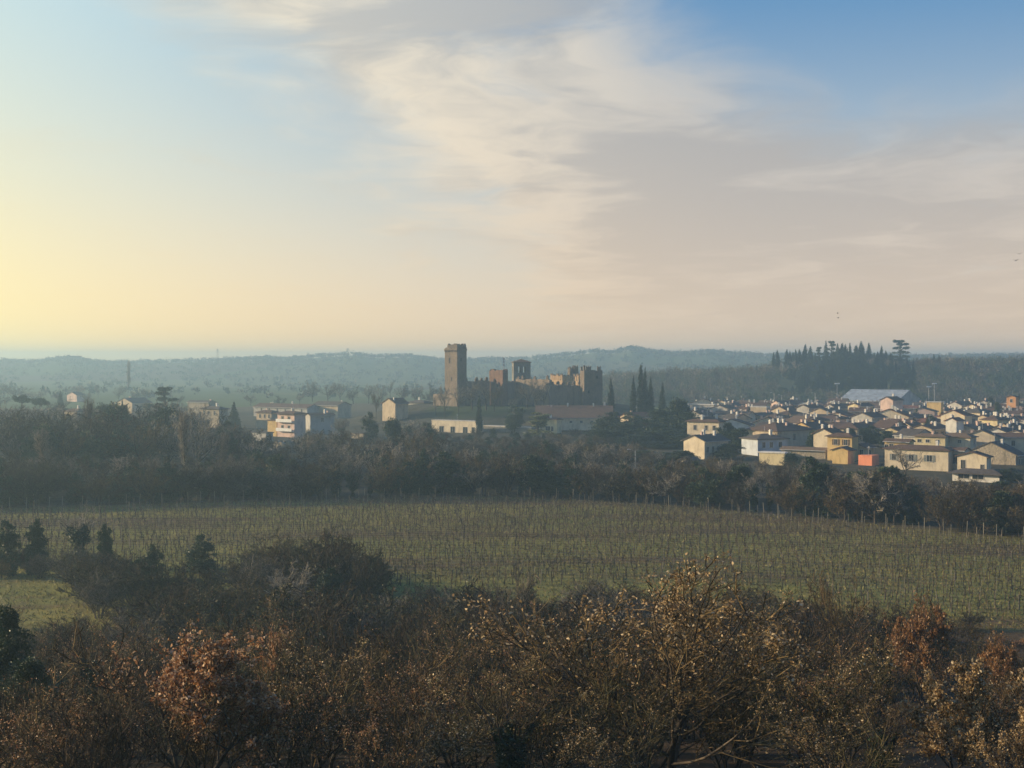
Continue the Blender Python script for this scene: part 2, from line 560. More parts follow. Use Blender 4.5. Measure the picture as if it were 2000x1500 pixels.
def build_ground():
    def graded(a, fine, grow, end):
        out = [a]; s = fine
        while out[-1] < end:
            out.append(out[-1] + s); s *= grow
        return out
    xp = graded(0, 3.0, 1.022, 3400)
    xs = np.array([-v for v in xp[:0:-1]] + xp)
    ys = np.array(sorted([-400, -200, -100, -40, -10] + graded(0, 2.6, 1.0125, 3200)))
    XX, YY = np.meshgrid(xs, ys)
    ZZ = height(XX, YY)
    V = np.stack([XX, YY, ZZ], -1).reshape(-1, 3)
    nx, ny = len(xs), len(ys)
    i = np.arange(nx - 1)[None, :] + np.arange(ny - 1)[:, None] * nx
    Fq = np.stack([i, i + 1, i + nx + 1, i + nx], -1).reshape(-1, 4)
    m, n, b = new_mat('ground')
    g = n.node('ShaderNodeNewGeometry')
    p = g.outputs['Position']
    x, y, z = n.sep(p)[:3]
    a = n.noise(p, 0.035, 6, 0.65)
    c = n.noise(n.vmath('ADD', p, (40, 9, 2)), 0.22, 5, 0.6)
    mp = n.node('ShaderNodeMapping'); n.put(mp.inputs['Vector'], p); mp.inputs['Scale'].default_value = (0.012, 0.060, 0)
    band = n.noise(mp.outputs[0], 1.0, 5, 0.6)
    grass = n.mix(n.step(a, 0.35, 0.66), (0.295, 0.250, 0.066), (0.205, 0.202, 0.054))
    grass = n.mix(n.step(band, 0.44, 0.60), grass, (0.150, 0.098, 0.050))
    grass = n.mix(n.math('MULTIPLY', n.step(c, 0.50, 0.72), 0.7), grass, (0.095, 0.075, 0.038))
    grass = n.mix(n.math('MULTIPLY', n.step(n.noise(p, 1.7, 4, 0.7), 0.48, 0.70), 0.55), grass, (0.270, 0.235, 0.085))
    litter = n.mix(n.step(c, 0.35, 0.65), (0.040, 0.027, 0.016), (0.075, 0.050, 0.028))
    # far fields: large patches of pasture, stubble and ploughed land
    vo = n.node('ShaderNodeTexVoronoi'); vo.inputs['Scale'].default_value = 1.0
    mf = n.node('ShaderNodeMapping'); n.put(mf.inputs['Vector'], n.vmath('ADD', p, n.vmath('SCALE', n.noise(p, 0.01, 2, 0.5, 0, 'Color'), scale=40.0)))
    mf.inputs['Scale'].default_value = (0.0045, 0.0032, 0)
    n.put(vo.inputs['Vector'], mf.outputs[0])
    fr = n.sep(vo.outputs['Color'])[0]
    field = n.mix(n.step(fr, 0.25, 0.55), (0.10, 0.13, 0.045), (0.145, 0.155, 0.06))
    field = n.mix(n.step(fr, 0.70, 0.80), field, (0.12, 0.095, 0.055))
    field = n.mix(n.math('MULTIPLY', n.step(a, 0.4, 0.7), 0.3), field, (0.085, 0.09, 0.04))
    yard = n.mix(n.step(c, 0.4, 0.6), (0.060, 0.058, 0.036), (0.085, 0.075, 0.05))
    col = n.mix(n.step(n.math('ADD', y, n.math('MULTIPLY', a, 24.0)), 138.0, 152.0), litter, grass)
    col = n.mix(n.math('MULTIPLY', n.math('MULTIPLY', n.step(y, 148.0, 153.0), n.step(y, 168.0, 160.0)), n.step(c, 0.25, 0.6)), col, (0.25, 0.24, 0.065))  # grassy headland strip, its sunlit brightness put into the colour
    far_edge = n.math('ADD', y, n.math('ADD', n.math('MULTIPLY', n.math('MAXIMUM', x, 0.0), 0.86), n.math('MULTIPLY', n.math('MINIMUM', x, 0.0), -0.26)))
    col = n.mix(n.step(far_edge, 262.0, 278.0), col, yard)
    col = n.mix(n.step(y, 690.0, 760.0), col, field)
    # the castle mound keeps green grass
    rr = n.vmath('LENGTH', n.vmath('SUBTRACT', n.comb(x, y, 0), (-12.0, 556.0, 0)))
    col = n.mix(n.step(rr, 26.0, 16.0), col, (0.050, 0.070, 0.030))
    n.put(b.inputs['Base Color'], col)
    b.inputs['Roughness'].default_value = 0.95
    b.inputs['Specular IOR Level'].default_value = 0.1
    bp = n.node('ShaderNodeBump'); bp.inputs['Strength'].default_value = 0.7; bp.inputs['Distance'].default_value = 0.25
    n.put(bp.inputs['Height'], n.noise(p, 2.2, 6, 0.7))
    n.put(b.inputs['Normal'], bp.outputs[0])
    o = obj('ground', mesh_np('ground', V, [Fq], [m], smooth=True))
    tag(o, 'valley ground of olive grass, leaf litter and misty far fields', 'ground', kind='structure')


build_ground()


def build_haze():
    mb = MB().box(-3700, 3700, -450, 3500, ZC + G - 3.4, ZC + 21.5)
    m = bpy.data.materials.new('haze')
    m.use_nodes = True
    t = m.node_tree
    t.nodes.remove(t.nodes['Principled BSDF'])
    v = t.nodes.new('ShaderNodeVolumePrincipled')
    v.inputs['Color'].default_value = (0.52, 0.79, 1.0, 1)
    v.inputs['Density'].default_value = 0.00050
    v.inputs['Anisotropy'].default_value = 0.45
    t.links.new(v.outputs[0], t.nodes['Material Output'].inputs['Volume'])
    o = mb.build('haze', m)
    tag(o, 'thin blue morning haze filling the valley', 'haze', kind='stuff')


build_haze()

# ================================================================ building materials
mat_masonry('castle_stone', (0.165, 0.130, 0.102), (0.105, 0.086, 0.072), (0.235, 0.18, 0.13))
mat_masonry('curtain_stone_lightened', (0.27, 0.21, 0.16), (0.18, 0.145, 0.115), (0.36, 0.28, 0.20))  # paler castle stone, colour lightened further to offset the towers' shadow
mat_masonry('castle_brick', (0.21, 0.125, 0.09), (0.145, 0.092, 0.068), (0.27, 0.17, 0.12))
mat_masonry('inner_stone_sunlit', (0.36, 0.25, 0.15), (0.27, 0.19, 0.12), (0.43, 0.31, 0.19))  # golden sunlight on the inner walls put into the stone colour
mat_masonry('rubble_stone', (0.33, 0.28, 0.21), (0.22, 0.19, 0.145), (0.42, 0.36, 0.27))
mat_masonry('grey_stone', (0.20, 0.19, 0.17), (0.13, 0.125, 0.115), (0.27, 0.25, 0.22))
mat_roof('roof_brown', (0.20, 0.125, 0.09), (0.135, 0.09, 0.07), (0.27, 0.16, 0.11))
mat_roof('roof_red', (0.30, 0.12, 0.075), (0.20, 0.095, 0.065), (0.36, 0.17, 0.10))
mat_roof('roof_grey', (0.165, 0.14, 0.12), (0.11, 0.095, 0.085), (0.22, 0.18, 0.15))
mat_roof('roof_tan', (0.27, 0.185, 0.125), (0.20, 0.14, 0.10), (0.33, 0.23, 0.15))
mat_noise('sheet_roof', (0.27, 0.31, 0.34), (0.40, 0.44, 0.47), 0.35, 0.5, spec=0.4, detail=8, c3=(0.22, 0.22, 0.21), s3=0.6)
mat_plaster('plaster_cream', (0.68, 0.58, 0.42))
mat_plaster('plaster_white', (0.72, 0.69, 0.62), 0.4)
mat_plaster('plaster_yellow', (0.64, 0.46, 0.20), 0.5)
mat_plaster('plaster_pale_yellow', (0.66, 0.56, 0.34), 0.5)
mat_plaster('plaster_orange', (0.62, 0.32, 0.14), 0.4)
mat_plaster('plaster_salmon', (0.80, 0.30, 0.17), 0.15)
mat_plaster('plaster_pink', (0.68, 0.50, 0.42), 0.4)
mat_plaster('plaster_tan', (0.50, 0.41, 0.29), 0.6)
mat_plaster('plaster_grey', (0.46, 0.44, 0.40), 0.5)
mat_plaster('plaster_blue', (0.50, 0.54, 0.58), 0.4)
mat_noise('window_glass', (0.018, 0.022, 0.027), (0.035, 0.04, 0.045), 0.8, 0.12, spec=0.6)
mat_noise('opening_shade', (0.012, 0.011, 0.010), (0.022, 0.02, 0.018), 0.8, 0.9)
mat_noise('white_paint', (0.66, 0.66, 0.63), (0.76, 0.75, 0.72), 1.5, 0.5)
mat_noise('stone_trim', (0.46, 0.42, 0.35), (0.56, 0.52, 0.45), 1.5, 0.8)
mat_noise('shutter_brown', (0.10, 0.065, 0.04), (0.14, 0.09, 0.06), 3, 0.7)
mat_noise('shutter_grey', (0.17, 0.18, 0.165), (0.23, 0.235, 0.215), 3, 0.7)
mat_noise('shutter_green', (0.05, 0.085, 0.06), (0.075, 0.115, 0.08), 3, 0.7)
mat_noise('door_wood', (0.09, 0.055, 0.035), (0.13, 0.085, 0.055), 3, 0.7)
mat_noise('metal_grey', (0.36, 0.37, 0.38), (0.45, 0.46, 0.47), 2, 0.5, spec=0.5)
mat_noise('metal_dark', (0.05, 0.05, 0.055), (0.08, 0.08, 0.085), 2, 0.5)
mat_noise('lamp_white', (0.75, 0.75, 0.74), (0.8, 0.8, 0.8), 2, 0.3)

# ================================================================ castle
CD = 560.0
K0 = CD / F


def swallowtail(w, h, t):
    """battlement tooth with a notched top, centred on x, thickness along y"""
    poly = [(-w / 2, 0), (w / 2, 0), (w / 2, h), (w * 0.28, h * 0.86), (0, h * 0.62), (-w * 0.28, h * 0.86), (-w / 2, h)]
    v = [(p[0], -t / 2, p[1]) for p in poly] + [(p[0], t / 2, p[1]) for p in poly]
    n = len(poly)
    tri = [(0, 1, 4), (1, 2, 3), (1, 3, 4), (0, 4, 5), (0, 5, 6)]
    fs = [t_ for t_ in tri] + [tuple(n + i for i in t_[::-1]) for t_ in tri] + [(i, n + i, n + (i + 1) % n, (i + 1) % n) for i in range(n)]
    return MB().add(v, fs)


MERLON = swallowtail(1.25, 2.2, 0.6).mesh('merlon', MAT['castle_stone'])
MERLON_WORN = MB().prism([(-0.6, 0), (0.6, 0), (0.55, 1.1), (0.2, 1.65), (-0.25, 1.4), (-0.55, 0.9)], 'y', -0.3, 0.3).mesh('merlon', MAT['castle_stone'])
MERLON_BIG = swallowtail(1.5, 2.6, 0.6).mesh('merlon', MAT['inner_stone_sunlit'])
castle = empty('castle', (X(1010, CD), CD + 20, hz(3, 580)))
tag(castle, 'ruined medieval brown stone castle with tall keep and battlements on the knoll', 'castle')


def to_castle(o):
    o.parent = castle
    o.matrix_parent_inverse = Matrix.Translation(-castle.location)


def teeth(parent, a, b, z, me, step, skip=0.0, rng=None, jit=0.12):
    """a row of battlement teeth from a to b (2d, in the parent's frame), as children of the parent"""
    a, b = Vector(a), Vector(b)
    L = (b - a).length
    n = max(1, int(round(L / step)))
    ang = math.atan2(b.y - a.y, b.x - a.x)
    for i in range(n):
        if rng and rng.random() < skip:
            continue
        p = a.lerp(b, (i + 0.5) / n)
        o = obj('merlon', me, parent)
        o.location = (p.x, p.y, z - 0.05)
        s = 1 + (rng.uniform(-jit, jit) if rng else 0)
        o.rotation_euler = (0, 0, ang)
        o.scale = (s, 1, s if not rng else rng.uniform(0.7, 1.1))


def ragged_box(w, l, zb, zt, rng, amp=0.35, n=7, hollow=0.9):
    """masonry shell, open at the top, with an uneven worn crest (local corner frame: x 0..w, y 0..l)"""
    mb = MB()
    per = []
    for (x0, y0, x1, y1) in ((0, 0, w, 0), (w, 0, w, l), (w, l, 0, l), (0, l, 0, 0)):
        for i in range(n):
            t = i / n
            per.append((x0 + (x1 - x0) * t, y0 + (y1 - y0) * t))
    N = len(per)
    zt_ = [zt + rng.uniform(-amp, amp) for _ in per]
    cx, cy = w / 2, l / 2
    inner = [(cx + (x - cx) * (1 - 2 * hollow / w), cy + (y - cy) * (1 - 2 * hollow / l)) for x, y in per]
    v = [(x, y, zb) for x, y in per] + [(x, y, z) for (x, y), z in zip(per, zt_)] + [(x, y, z) for (x, y), z in zip(inner, zt_)] + [(x, y, zt - 2.2) for x, y in inner]
    fs = []
    for i in range(N):
        j = (i + 1) % N
        fs += [(i, j, N + j, N + i), (N + i, N + j, 2 * N + j, 2 * N + i), (2 * N + i, 2 * N + j, 3 * N + j, 3 * N + i)]
    fs += [tuple(range(N - 1, -1, -1)), tuple(3 * N + i for i in range(N))]
    return mb.add(v, fs)


def castle_tower(name, px, d, lpx, rpx, phi, top_py, mat, teeth_me=None, step=1.9, skip=0.2, amp=0.25, label=None, seed=1, base_drop=3.0, minw=None):
    rng = random.Random(seed)
    ph = math.radians(phi)
    W = lpx * d / F / max(math.sin(ph), 0.1)          # depth along local y
    L = rpx * d / F / max(math.cos(ph), 0.1)          # along local x
    if minw: W = max(W, minw)
    top = P(px, top_py, d)
    zg = hz(top.x, d) - base_drop
    o = ragged_box(L, W, 0, top.z - zg, rng, amp).build(name, mat)
    o.location = (top.x, d, zg)
    o.rotation_euler = (0, 0, ph)
    to_castle(o)
    if label: o['label'] = label
    if teeth_me:
        H = top.z - zg
        for a, b in (((0.2, 0.3), (L - 0.2, 0.3)), ((0.3, W - 0.2), (0.3, 0.2)), ((L - 0.3, 0.2), (L - 0.3, W - 0.2)), ((L - 0.2, W - 0.3), (0.2, W - 0.3))):
            teeth(o, a, b, H, teeth_me, step, skip, rng)
    return o, L, W, top.z - zg, zg


def castle_wall(name, px1, d1, px2, d2, py, mat, thick=1.3, teeth_me=None, step=1.9, skip=0.15, seed=1, amp=0.2, label=None, drop=3.0):
    rng = random.Random(seed)
    a, b = P(px1, py, d1), P(px2, py, d2)
    zg = min(hz(a.x, a.y), hz(b.x, b.y)) - drop
    L = math.hypot(b.x - a.x, b.y - a.y)
    H = (a.z + b.z) / 2 - zg
    n = max(3, int(L / 1.2))
    mb = MB()
    v = []
    zt = [H + rng.uniform(-amp, amp) for _ in range(n + 1)]
    for i in range(n + 1):
        x = L * i / n
        v += [(x, 0, 0), (x, thick, 0), (x, thick, zt[i]), (x, 0, zt[i])]
    fs = [(0, 1, 2, 3)]
    for i in range(n):
        k = 4 * i
        fs += [(k, k + 4, k + 5, k + 1), (k + 1, k + 5, k + 6, k + 2), (k + 2, k + 6, k + 7, k + 3), (k + 3, k + 7, k + 4, k)]
    fs.append((4 * n, 4 * n + 3, 4 * n + 2, 4 * n + 1))
    o = mb.add(v, fs).build(name, mat)
    o.location = (a.x, a.y, zg)
    o.rotation_euler = (0, 0, math.atan2(b.y - a.y, b.x - a.x))
    to_castle(o)
    if label: o['label'] = label
    if teeth_me:
        teeth(o, (0.3, 0.35), (L - 0.3, 0.35), H, teeth_me, step, skip, rng)
    return o, L, H


def opening(parent, face, u, z, w, h, L, W, arch=True):
    """an opening with stone surround, its inner shade a near-black panel, on the front (-y) or left (-x) face of a tower"""
    o = empty('window', (0, 0, 0))
    o.parent = parent
    if face == 'front':
        o.location = (u, 0, z)
    else:
        o.location = (0, u, z); o.rotation_euler = (0, 0, -math.pi / 2)
    fr = MB()
    t = 0.16
    fr.box(-w / 2 - t, -w / 2, -0.07, 0.1, 0, h); fr.box(w / 2, w / 2 + t, -0.07, 0.1, 0, h)
    fr.box(-w / 2 - t, w / 2 + t, -0.10, 0.1, -t, -0.002); fr.box(-w / 2 - t, w / 2 + t, -0.07, 0.1, h + 0.002, h + t)
    fr.build('surround', MAT['castle_stone'], o)
    MB().box(-w / 2, w / 2, -0.015, 0.05, 0, h).build('shade_panel', MAT['opening_shade'], o)  # flat near-black panel paints the shade inside the opening


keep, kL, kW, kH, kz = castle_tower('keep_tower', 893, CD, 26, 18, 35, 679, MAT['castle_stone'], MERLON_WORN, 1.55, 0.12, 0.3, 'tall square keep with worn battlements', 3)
opening(keep, 'left', kW * 0.62, kH - 6.2, 1.0, 2.2, kL, kW)
opening(keep, 'left', kW * 0.45, kH - 13.2, 0.7, 1.4, kL, kW)
opening(keep, 'front', kL * 0.4, kH - 5.4, 0.6, 1.2, kL, kW)
# corbelled belt under the keep's crest
belt = MB()
for k in range(9):
    y = 0.35 + k * (kW - 0.7) / 8
    belt.box(-0.28, 0.05, y - 0.2, y + 0.2, kH - 1.7, kH - 1.0)
for k in range(8):
    x = 0.35 + k * (kL - 0.7) / 7
    belt.box(x - 0.2, x + 0.2, -0.28, 0.05, kH - 1.7, kH - 1.0)
belt.box(-0.34, 0.02, -0.34, kW, kH - 1.0, kH - 0.45)
belt.box(0.02, kL, -0.34, 0.02, kH - 1.0, kH - 0.45)
belt.build('corbel_course', MAT['castle_stone'], keep)

castle_wall('curtain_wall', 846, CD + 10, 890, CD + 2, 770, MAT['curtain_stone_lightened'], 1.3, None, seed=21, label='low broken outer wall left of the keep')
castle_wall('curtain_wall', 905, CD + 7, 957, CD + 13, 744, MAT['curtain_stone_lightened'], 1.4, MERLON_WORN, 2.2, 0.25, seed=4, label='battlemented wall between keep and red tower')
rt, rL, rW, rH, rz = castle_tower('red_tower', 982, CD + 8, 27, 10, 40, 723, MAT['castle_brick'], None, amp=0.5, seed=8, label='roofless reddish brick tower with broken corner')
opening(rt, 'left', rW * 0.4, rH - 7, 0.6, 1.3, rL, rW)
castle_wall('curtain_wall', 984, CD + 11, 1008, CD + 24, 745, MAT['curtain_stone_lightened'], 1.3, None, seed=5, label='shaded curtain wall beside the red tower')
castle_wall('curtain_wall', 1007, CD + 24, 1073, CD + 10, 741, MAT['curtain_stone_lightened'], 1.5, MERLON_WORN, 2.4, 0.45, seed=6, amp=0.35, label='sunlit curtain wall in the middle of the castle')
dark_wall, dL, dH = castle_wall('curtain_wall', 1073, CD + 10, 1139, CD + 15, 751, MAT['curtain_stone_lightened'], 1.4, MERLON_WORN, 2.3, 0.1, seed=7, amp=0.5, label='shaded curtain wall next to the right tower')
castle_wall('inner_wall', 1070, CD + 50, 1131, CD + 22, 742, MAT['inner_stone_sunlit'], 1.0, MERLON_BIG, 2.05, 0.06, seed=11, label='golden sunlit inner wall with swallowtail battlements')
castle_wall('inner_wall', 1112, CD + 54, 1148, CD + 24, 741, MAT['inner_stone_sunlit'], 1.0, MERLON_BIG, 2.05, 0.1, seed=12, label='second sunlit inner wall with swallowtail battlements')
gt = castle_tower('gate_turret', 1113, CD + 44, 4, 8, 16, 726, MAT['castle_stone'], MERLON, 1.5, 0.0, 0.1, 'small turret rising behind the battlements', 13, minw=3)
gt2 = castle_tower('gate_turret', 1122, CD + 46, 3, 8, 16, 724, MAT['castle_stone'], MERLON, 1.5, 0.0, 0.1, 'second small turret behind the battlements', 14, minw=3)
ct, cL, cW, cH, cz = castle_tower('corner_tower', 1141, CD + 4, 4, 36, 9, 724, MAT['castle_stone'], MERLON, 2.5, 0.45, 0.3, 'broad square corner tower on the right of the castle', 15, minw=8)
opening(ct, 'front', cL * 0.7, cH - 3.2, 0.8, 1.2, cL, cW)
opening(ct, 'front', cL * 0.25, cH - 9.0, 0.6, 1.0, cL, cW)

# belfry with a shallow tiled roof
bd = CD + 36
bw = 33 * bd / F
bp0 = P(1018, 708, bd)
bz = hz(bp0.x, bd) - 2
bh = bp0.z - bz
bel = empty('belfry', (bp0.x, bd, bz), math.radians(6))
to_castle(bel); bel['label'] = 'plain square bell tower with shallow tiled roof'
o1 = bw * 0.62
z_open, h_open, w_open = bh - 4.3, 2.6, 0.75
hwx = bw / 2
mbw = MB()
mbw.box(-hwx, hwx, -hwx, hwx, 0, z_open)
for (xa, xb) in ((-hwx, -hwx * 0.45), (-hwx * 0.12, hwx * 0.12), (hwx * 0.45, hwx)):
    for (ya, yb) in ((-hwx, -hwx + 0.7), (hwx - 0.7, hwx)):
        mbw.box(xa, xb, ya, yb, z_open + 0.003, z_open + h_open)
mbw.box(-hwx, -hwx + 0.7, -hwx + 0.703, -0.9, z_open + 0.003, z_open + h_open); mbw.box(-hwx, -hwx + 0.7, 0.9, hwx - 0.703, z_open + 0.003, z_open + h_open)
mbw.box(hwx - 0.7, hwx, -hwx + 0.703, hwx - 0.703, z_open + 0.003, z_open + h_open)
mbw.box(-hwx, hwx, -hwx, hwx, z_open + h_open + 0.003, bh)
mbw.build('belfry_wall', MAT['grey_stone'], bel)
ov = hwx + 0.45
MB().add([(-ov, -ov, bh), (ov, -ov, bh), (ov, ov, bh), (-ov, ov, bh), (-ov, -ov, bh + 0.2), (ov, -ov, bh + 0.2), (ov, ov, bh + 0.2), (-ov, ov, bh + 0.2), (0, 0, bh + 1.5)],
         [(3, 2, 1, 0), (0, 1, 5, 4), (1, 2, 6, 5), (2, 3, 7, 6), (3, 0, 4, 7), (4, 5, 8), (5, 6, 8), (6, 7, 8), (7, 4, 8)]).build('belfry_roof', MAT['roof_brown'], bel)

# radio mast behind the red tower
mp0 = P(984, 700, CD + 22)
mz = hz(mp0.x, CD + 22)
mast = empty('radio_mast', (mp0.x, CD + 22, mz))
tag(mast, 'thin radio mast standing behind the red brick castle tower', 'mast')
MB().tube((0, 0, 0), (0, 0, mp0.z - mz), 0.16, 0.12, 6).build('pole', MAT['metal_grey'], mast)
for dz in (0.6, 1.8, 3.2):
    MB().box(-0.35, 0.35, -0.12, 0.12, mp0.z - mz - dz, mp0.z - mz - dz + 0.9).build('antenna', MAT['metal_grey'], mast)


# ================================================================ houses
def roof_gable(L, W, H, pitch, ov, t=0.2):
    rise = (W / 2) * math.tan(pitch)
    e = ov * math.tan(pitch)
    poly = [(-W / 2 - ov, H - e), (0, H + rise), (W / 2 + ov, H - e), (W / 2 + ov, H - e + t), (0, H + rise + t), (-W / 2 - ov, H - e + t)]
    mb = MB()
    n = len(poly)
    a0, a1 = -L / 2 - ov * 0.6, L / 2 + ov * 0.6
    v = [(a0, p[0], p[1]) for p in poly] + [(a1, p[0], p[1]) for p in poly]
    fs = [(0, 1, 4, 5), (1, 2, 3, 4), (n + 5, n + 4, n + 1, n), (n + 4, n + 3, n + 2, n + 1)]
    fs += [(i, (i + 1) % n, n + (i + 1) % n, n + i) for i in range(n)]
    return mb.add(v, fs), rise


def roof_hip(L, W, H, pitch, ov, t=0.2):
    l, w = L / 2 + ov, W / 2 + ov
    rise = min(w, l) * math.tan(pitch)
    r = max(l - w, 0.02)
    e = H - ov * math.tan(pitch)
    v = [(-l, -w, e), (l, -w, e), (l, w, e), (-l, w, e), (-l, -w, e + t), (l, -w, e + t), (l, w, e + t), (-l, w, e + t), (-r, 0, e + t + rise), (r, 0, e + t + rise)]
    fs = [(3, 2, 1, 0), (0, 1, 5, 4), (1, 2, 6, 5), (2, 3, 7, 6), (3, 0, 4, 7), (4, 5, 9, 8), (5, 6, 9), (6, 7, 8, 9), (7, 4, 8)]
    return MB().add(v, fs), rise - ov * math.tan(pitch)


WIN_CACHE = {}


def window_meshes(w, h, shut):
    k = (round(w, 2), round(h, 2), shut)
    if k in WIN_CACHE:
        return WIN_CACHE[k]
    t = 0.10
    fr = MB()
    fr.box(-w / 2 - t, -w / 2, -0.07, 0.02, 0, h); fr.box(w / 2, w / 2 + t, -0.07, 0.02, 0, h)
    fr.box(-w / 2 - t, w / 2 + t, -0.07, 0.02, h + 0.002, h + t); fr.box(-w / 2 - 0.2, w / 2 + 0.2, -0.14, 0.02, -0.12, -0.002)
    fr.box(-0.03, 0.03, -0.05, 0.0, 0.002, h)
    a = fr.mesh('window', MAT['stone_trim'])
    b = MB().box(-w / 2, w / 2, -0.02, 0.01, 0, h).mesh('pane', MAT['window_glass'])
    c = None
    if shut:
        c = MB().box(-w / 4 - 0.02, w / 4 - 0.02, -0.06, 0.0, -0.02, h + 0.02).mesh('shutter', MAT[shut])
    WIN_CACHE[k] = (a, b, c)
    return WIN_CACHE[k]


def add_window(parent, face, u, z, L, W, w=0.95, h=1.45, shut=None):
    a, b, c = window_meshes(w, h, shut)
    o = obj('window', a, parent)
    if face == 'front': o.location = (u, -W / 2, z)
    elif face == 'left': o.location = (-L / 2, u, z); o.rotation_euler = (0, 0, -math.pi / 2)
    elif face == 'right': o.location = (L / 2, u, z); o.rotation_euler = (0, 0, math.pi / 2)
    obj('pane', b, o)
    if c:
        for s in (-1, 1):
            q = obj('shutter', c, o); q.location = (s * (w * 0.75 + 0.08), -0.02, 0)
    return o


CHIM = MB().box(-0.3, 0.3, -0.3, 0.3, -1.0, 1.0).box(-0.4, 0.4, -0.4, 0.4, 1.003, 1.12).box(-0.27, 0.27, -0.27, 0.27, 1.123, 1.35).mesh('chimney', MAT['plaster_white'])
CHIM2 = MB().box(-0.35, 0.35, -0.28, 0.28, -1.0, 0.9).box(-0.45, 0.45, -0.38, 0.38, 0.903, 1.02).mesh('chimney', MAT['plaster_pink'])
HOUSE_SPOTS = []


ANTENNA = MB().tube((0, 0, -0.5), (0, 0, 2.2), 0.045, 0.035, 5).box(-0.5, 0.5, -0.03, 0.03, 1.75, 1.81).box(-0.35, 0.35, -0.03, 0.03, 2.05, 2.1).mesh('antenna', MAT['metal_grey'])


def add_details(o, r, L, W, H, zr, pitch, rise, chim, rng, roof):
    if roof == 'gable' and L > 4:
        e = H - 0.55 * math.tan(pitch)
        for s in (-1, 1):
            MB().box(-L / 2 - 0.3, L / 2 + 0.3, s * (W / 2 + 0.62) - 0.07, s * (W / 2 + 0.62) + 0.07, e - 0.02, e + 0.13).build('gutter', MAT['metal_grey'], r)
    if rng.random() < 0.4:
        a = obj('antenna', ANTENNA, r)
        a.location = (rng.uniform(-0.3, 0.3) * max(L - W, 1), 0, H + rise); a.rotation_euler = (0, 0, rng.uniform(0, 3))
    for k in range(chim):
        c = obj('chimney', CHIM if rng.random() < 0.7 else CHIM2, r)
        u = rng.uniform(-0.42, 0.42) * (L if roof != 'hip' else max(L - W, 0.3 * L)); v = rng.uniform(-0.3, 0.3) * W
        c.location = (u, v, H + rise - abs(v) * math.tan(pitch) + 0.15)
        s = rng.uniform(0.8, 1.15); c.scale = (s, s, s)


def house(label, px, d, lpx, rpx, phi, eave_py, wall, roofm, roof='gable', ridge='x', pitch=18, ov=0.55, chim=2, wins=(), seed=0, cat='house', group=None, name='house', minW=None, minL=None, wall2=None, zbase=None):
    """near corner at column px, d metres away; lpx / rpx are how wide its left and right visible faces show in the photograph"""
    rng = random.Random(seed * 7 + int(px))
    ph = math.radians(phi)
    W = max(lpx * d / F / max(math.sin(ph), 0.12), minW or 3.0)      # local y size
    L = max(rpx * d / F / max(math.cos(ph), 0.12), minL or 3.0)      # local x size
    c = P(px, eave_py, d)
    cx = c.x + math.cos(ph) * L / 2 - math.sin(ph) * W / 2
    cy = c.y + math.sin(ph) * L / 2 + math.cos(ph) * W / 2
    zg = (hz(cx, cy) if zbase is None else zbase) - 0.6
    H = c.z - zg
    if H < 2.6:
        zg -= 2.6 - H; H = 2.6
    o = empty(name, (cx, cy, zg), ph)
    tag(o, label, cat, group)
    fill_house(o, L, W, H, wall, roofm, roof, ridge, pitch, ov, chim, wins, rng)
    HOUSE_SPOTS.append((cx, cy, max(L, W) / 2))
    return o, L, W, H


def fill_house(o, L, W, H, wall, roofm, roof, ridge, pitch, ov, chim, wins, rng):
    pt = math.radians(pitch)
    mb = MB()
    if roof == 'gable':
        lx, wy = (L, W) if ridge == 'x' else (W, L)
        rise = wy / 2 * math.tan(pt)
        poly = [(-wy / 2, 0), (wy / 2, 0), (wy / 2, H), (0, H + rise), (-wy / 2, H)]
        if ridge == 'x':
            mb.prism(poly, 'x', -L / 2, L / 2)
        else:
            mb.prism(poly, 'y', -W / 2, W / 2)
    else:
        mb.box(-L / 2, L / 2, -W / 2, W / 2, 0, H)
    mb.build('wall', MAT[wall], o)
    if roof == 'gable':
        rm, rise = roof_gable(lx, wy, H + 0.02, pt, ov)
        r = rm.build('roof', MAT[roofm], o)
        if ridge == 'y': r.rotation_euler = (0, 0, math.pi / 2)
        add_details(o, r, lx, wy, H, 0, pt, rise, chim, rng, 'gable')
    elif roof == 'hip':
        if W > L:
            rm, rise = roof_hip(W, L, H + 0.02, pt, ov)
            r = rm.build('roof', MAT[roofm], o); r.rotation_euler = (0, 0, math.pi / 2)
            add_details(o, r, W, L, H, 0, pt, rise, chim, rng, 'hip')
        else:
            rm, rise = roof_hip(L, W, H + 0.02, pt, ov)
            r = rm.build('roof', MAT[roofm], o)
            add_details(o, r, L, W, H, 0, pt, rise, chim, rng, 'hip')
    else:
        r = MB().box(-L / 2 - ov, L / 2 + ov, -W / 2 - ov, W / 2 + ov, H + 0.003, H + 0.28).build('roof', MAT[roofm], o)
        add_details(o, r, L, W, H, 0, 0.0, 0.3, chim, rng, 'flat')
    for w in wins:
        face, u, zt = w[0], w[1], w[2]          # u in -1..1 along the face, zt metres below the eave
        kw = dict(w[3]) if len(w) > 3 else {}
        half = (L if face == 'front' else W) / 2
        h = kw.get('h', 1.45)
        if H - zt - h > 0.3:
            add_window(o, face, u * half, H - zt - h, L, W, **kw)


S1 = dict(shut='shutter_grey'); S2 = dict(shut='shutter_brown'); S3 = dict(shut='shutter_green')
SQ = dict(w=1.0, h=0.8)

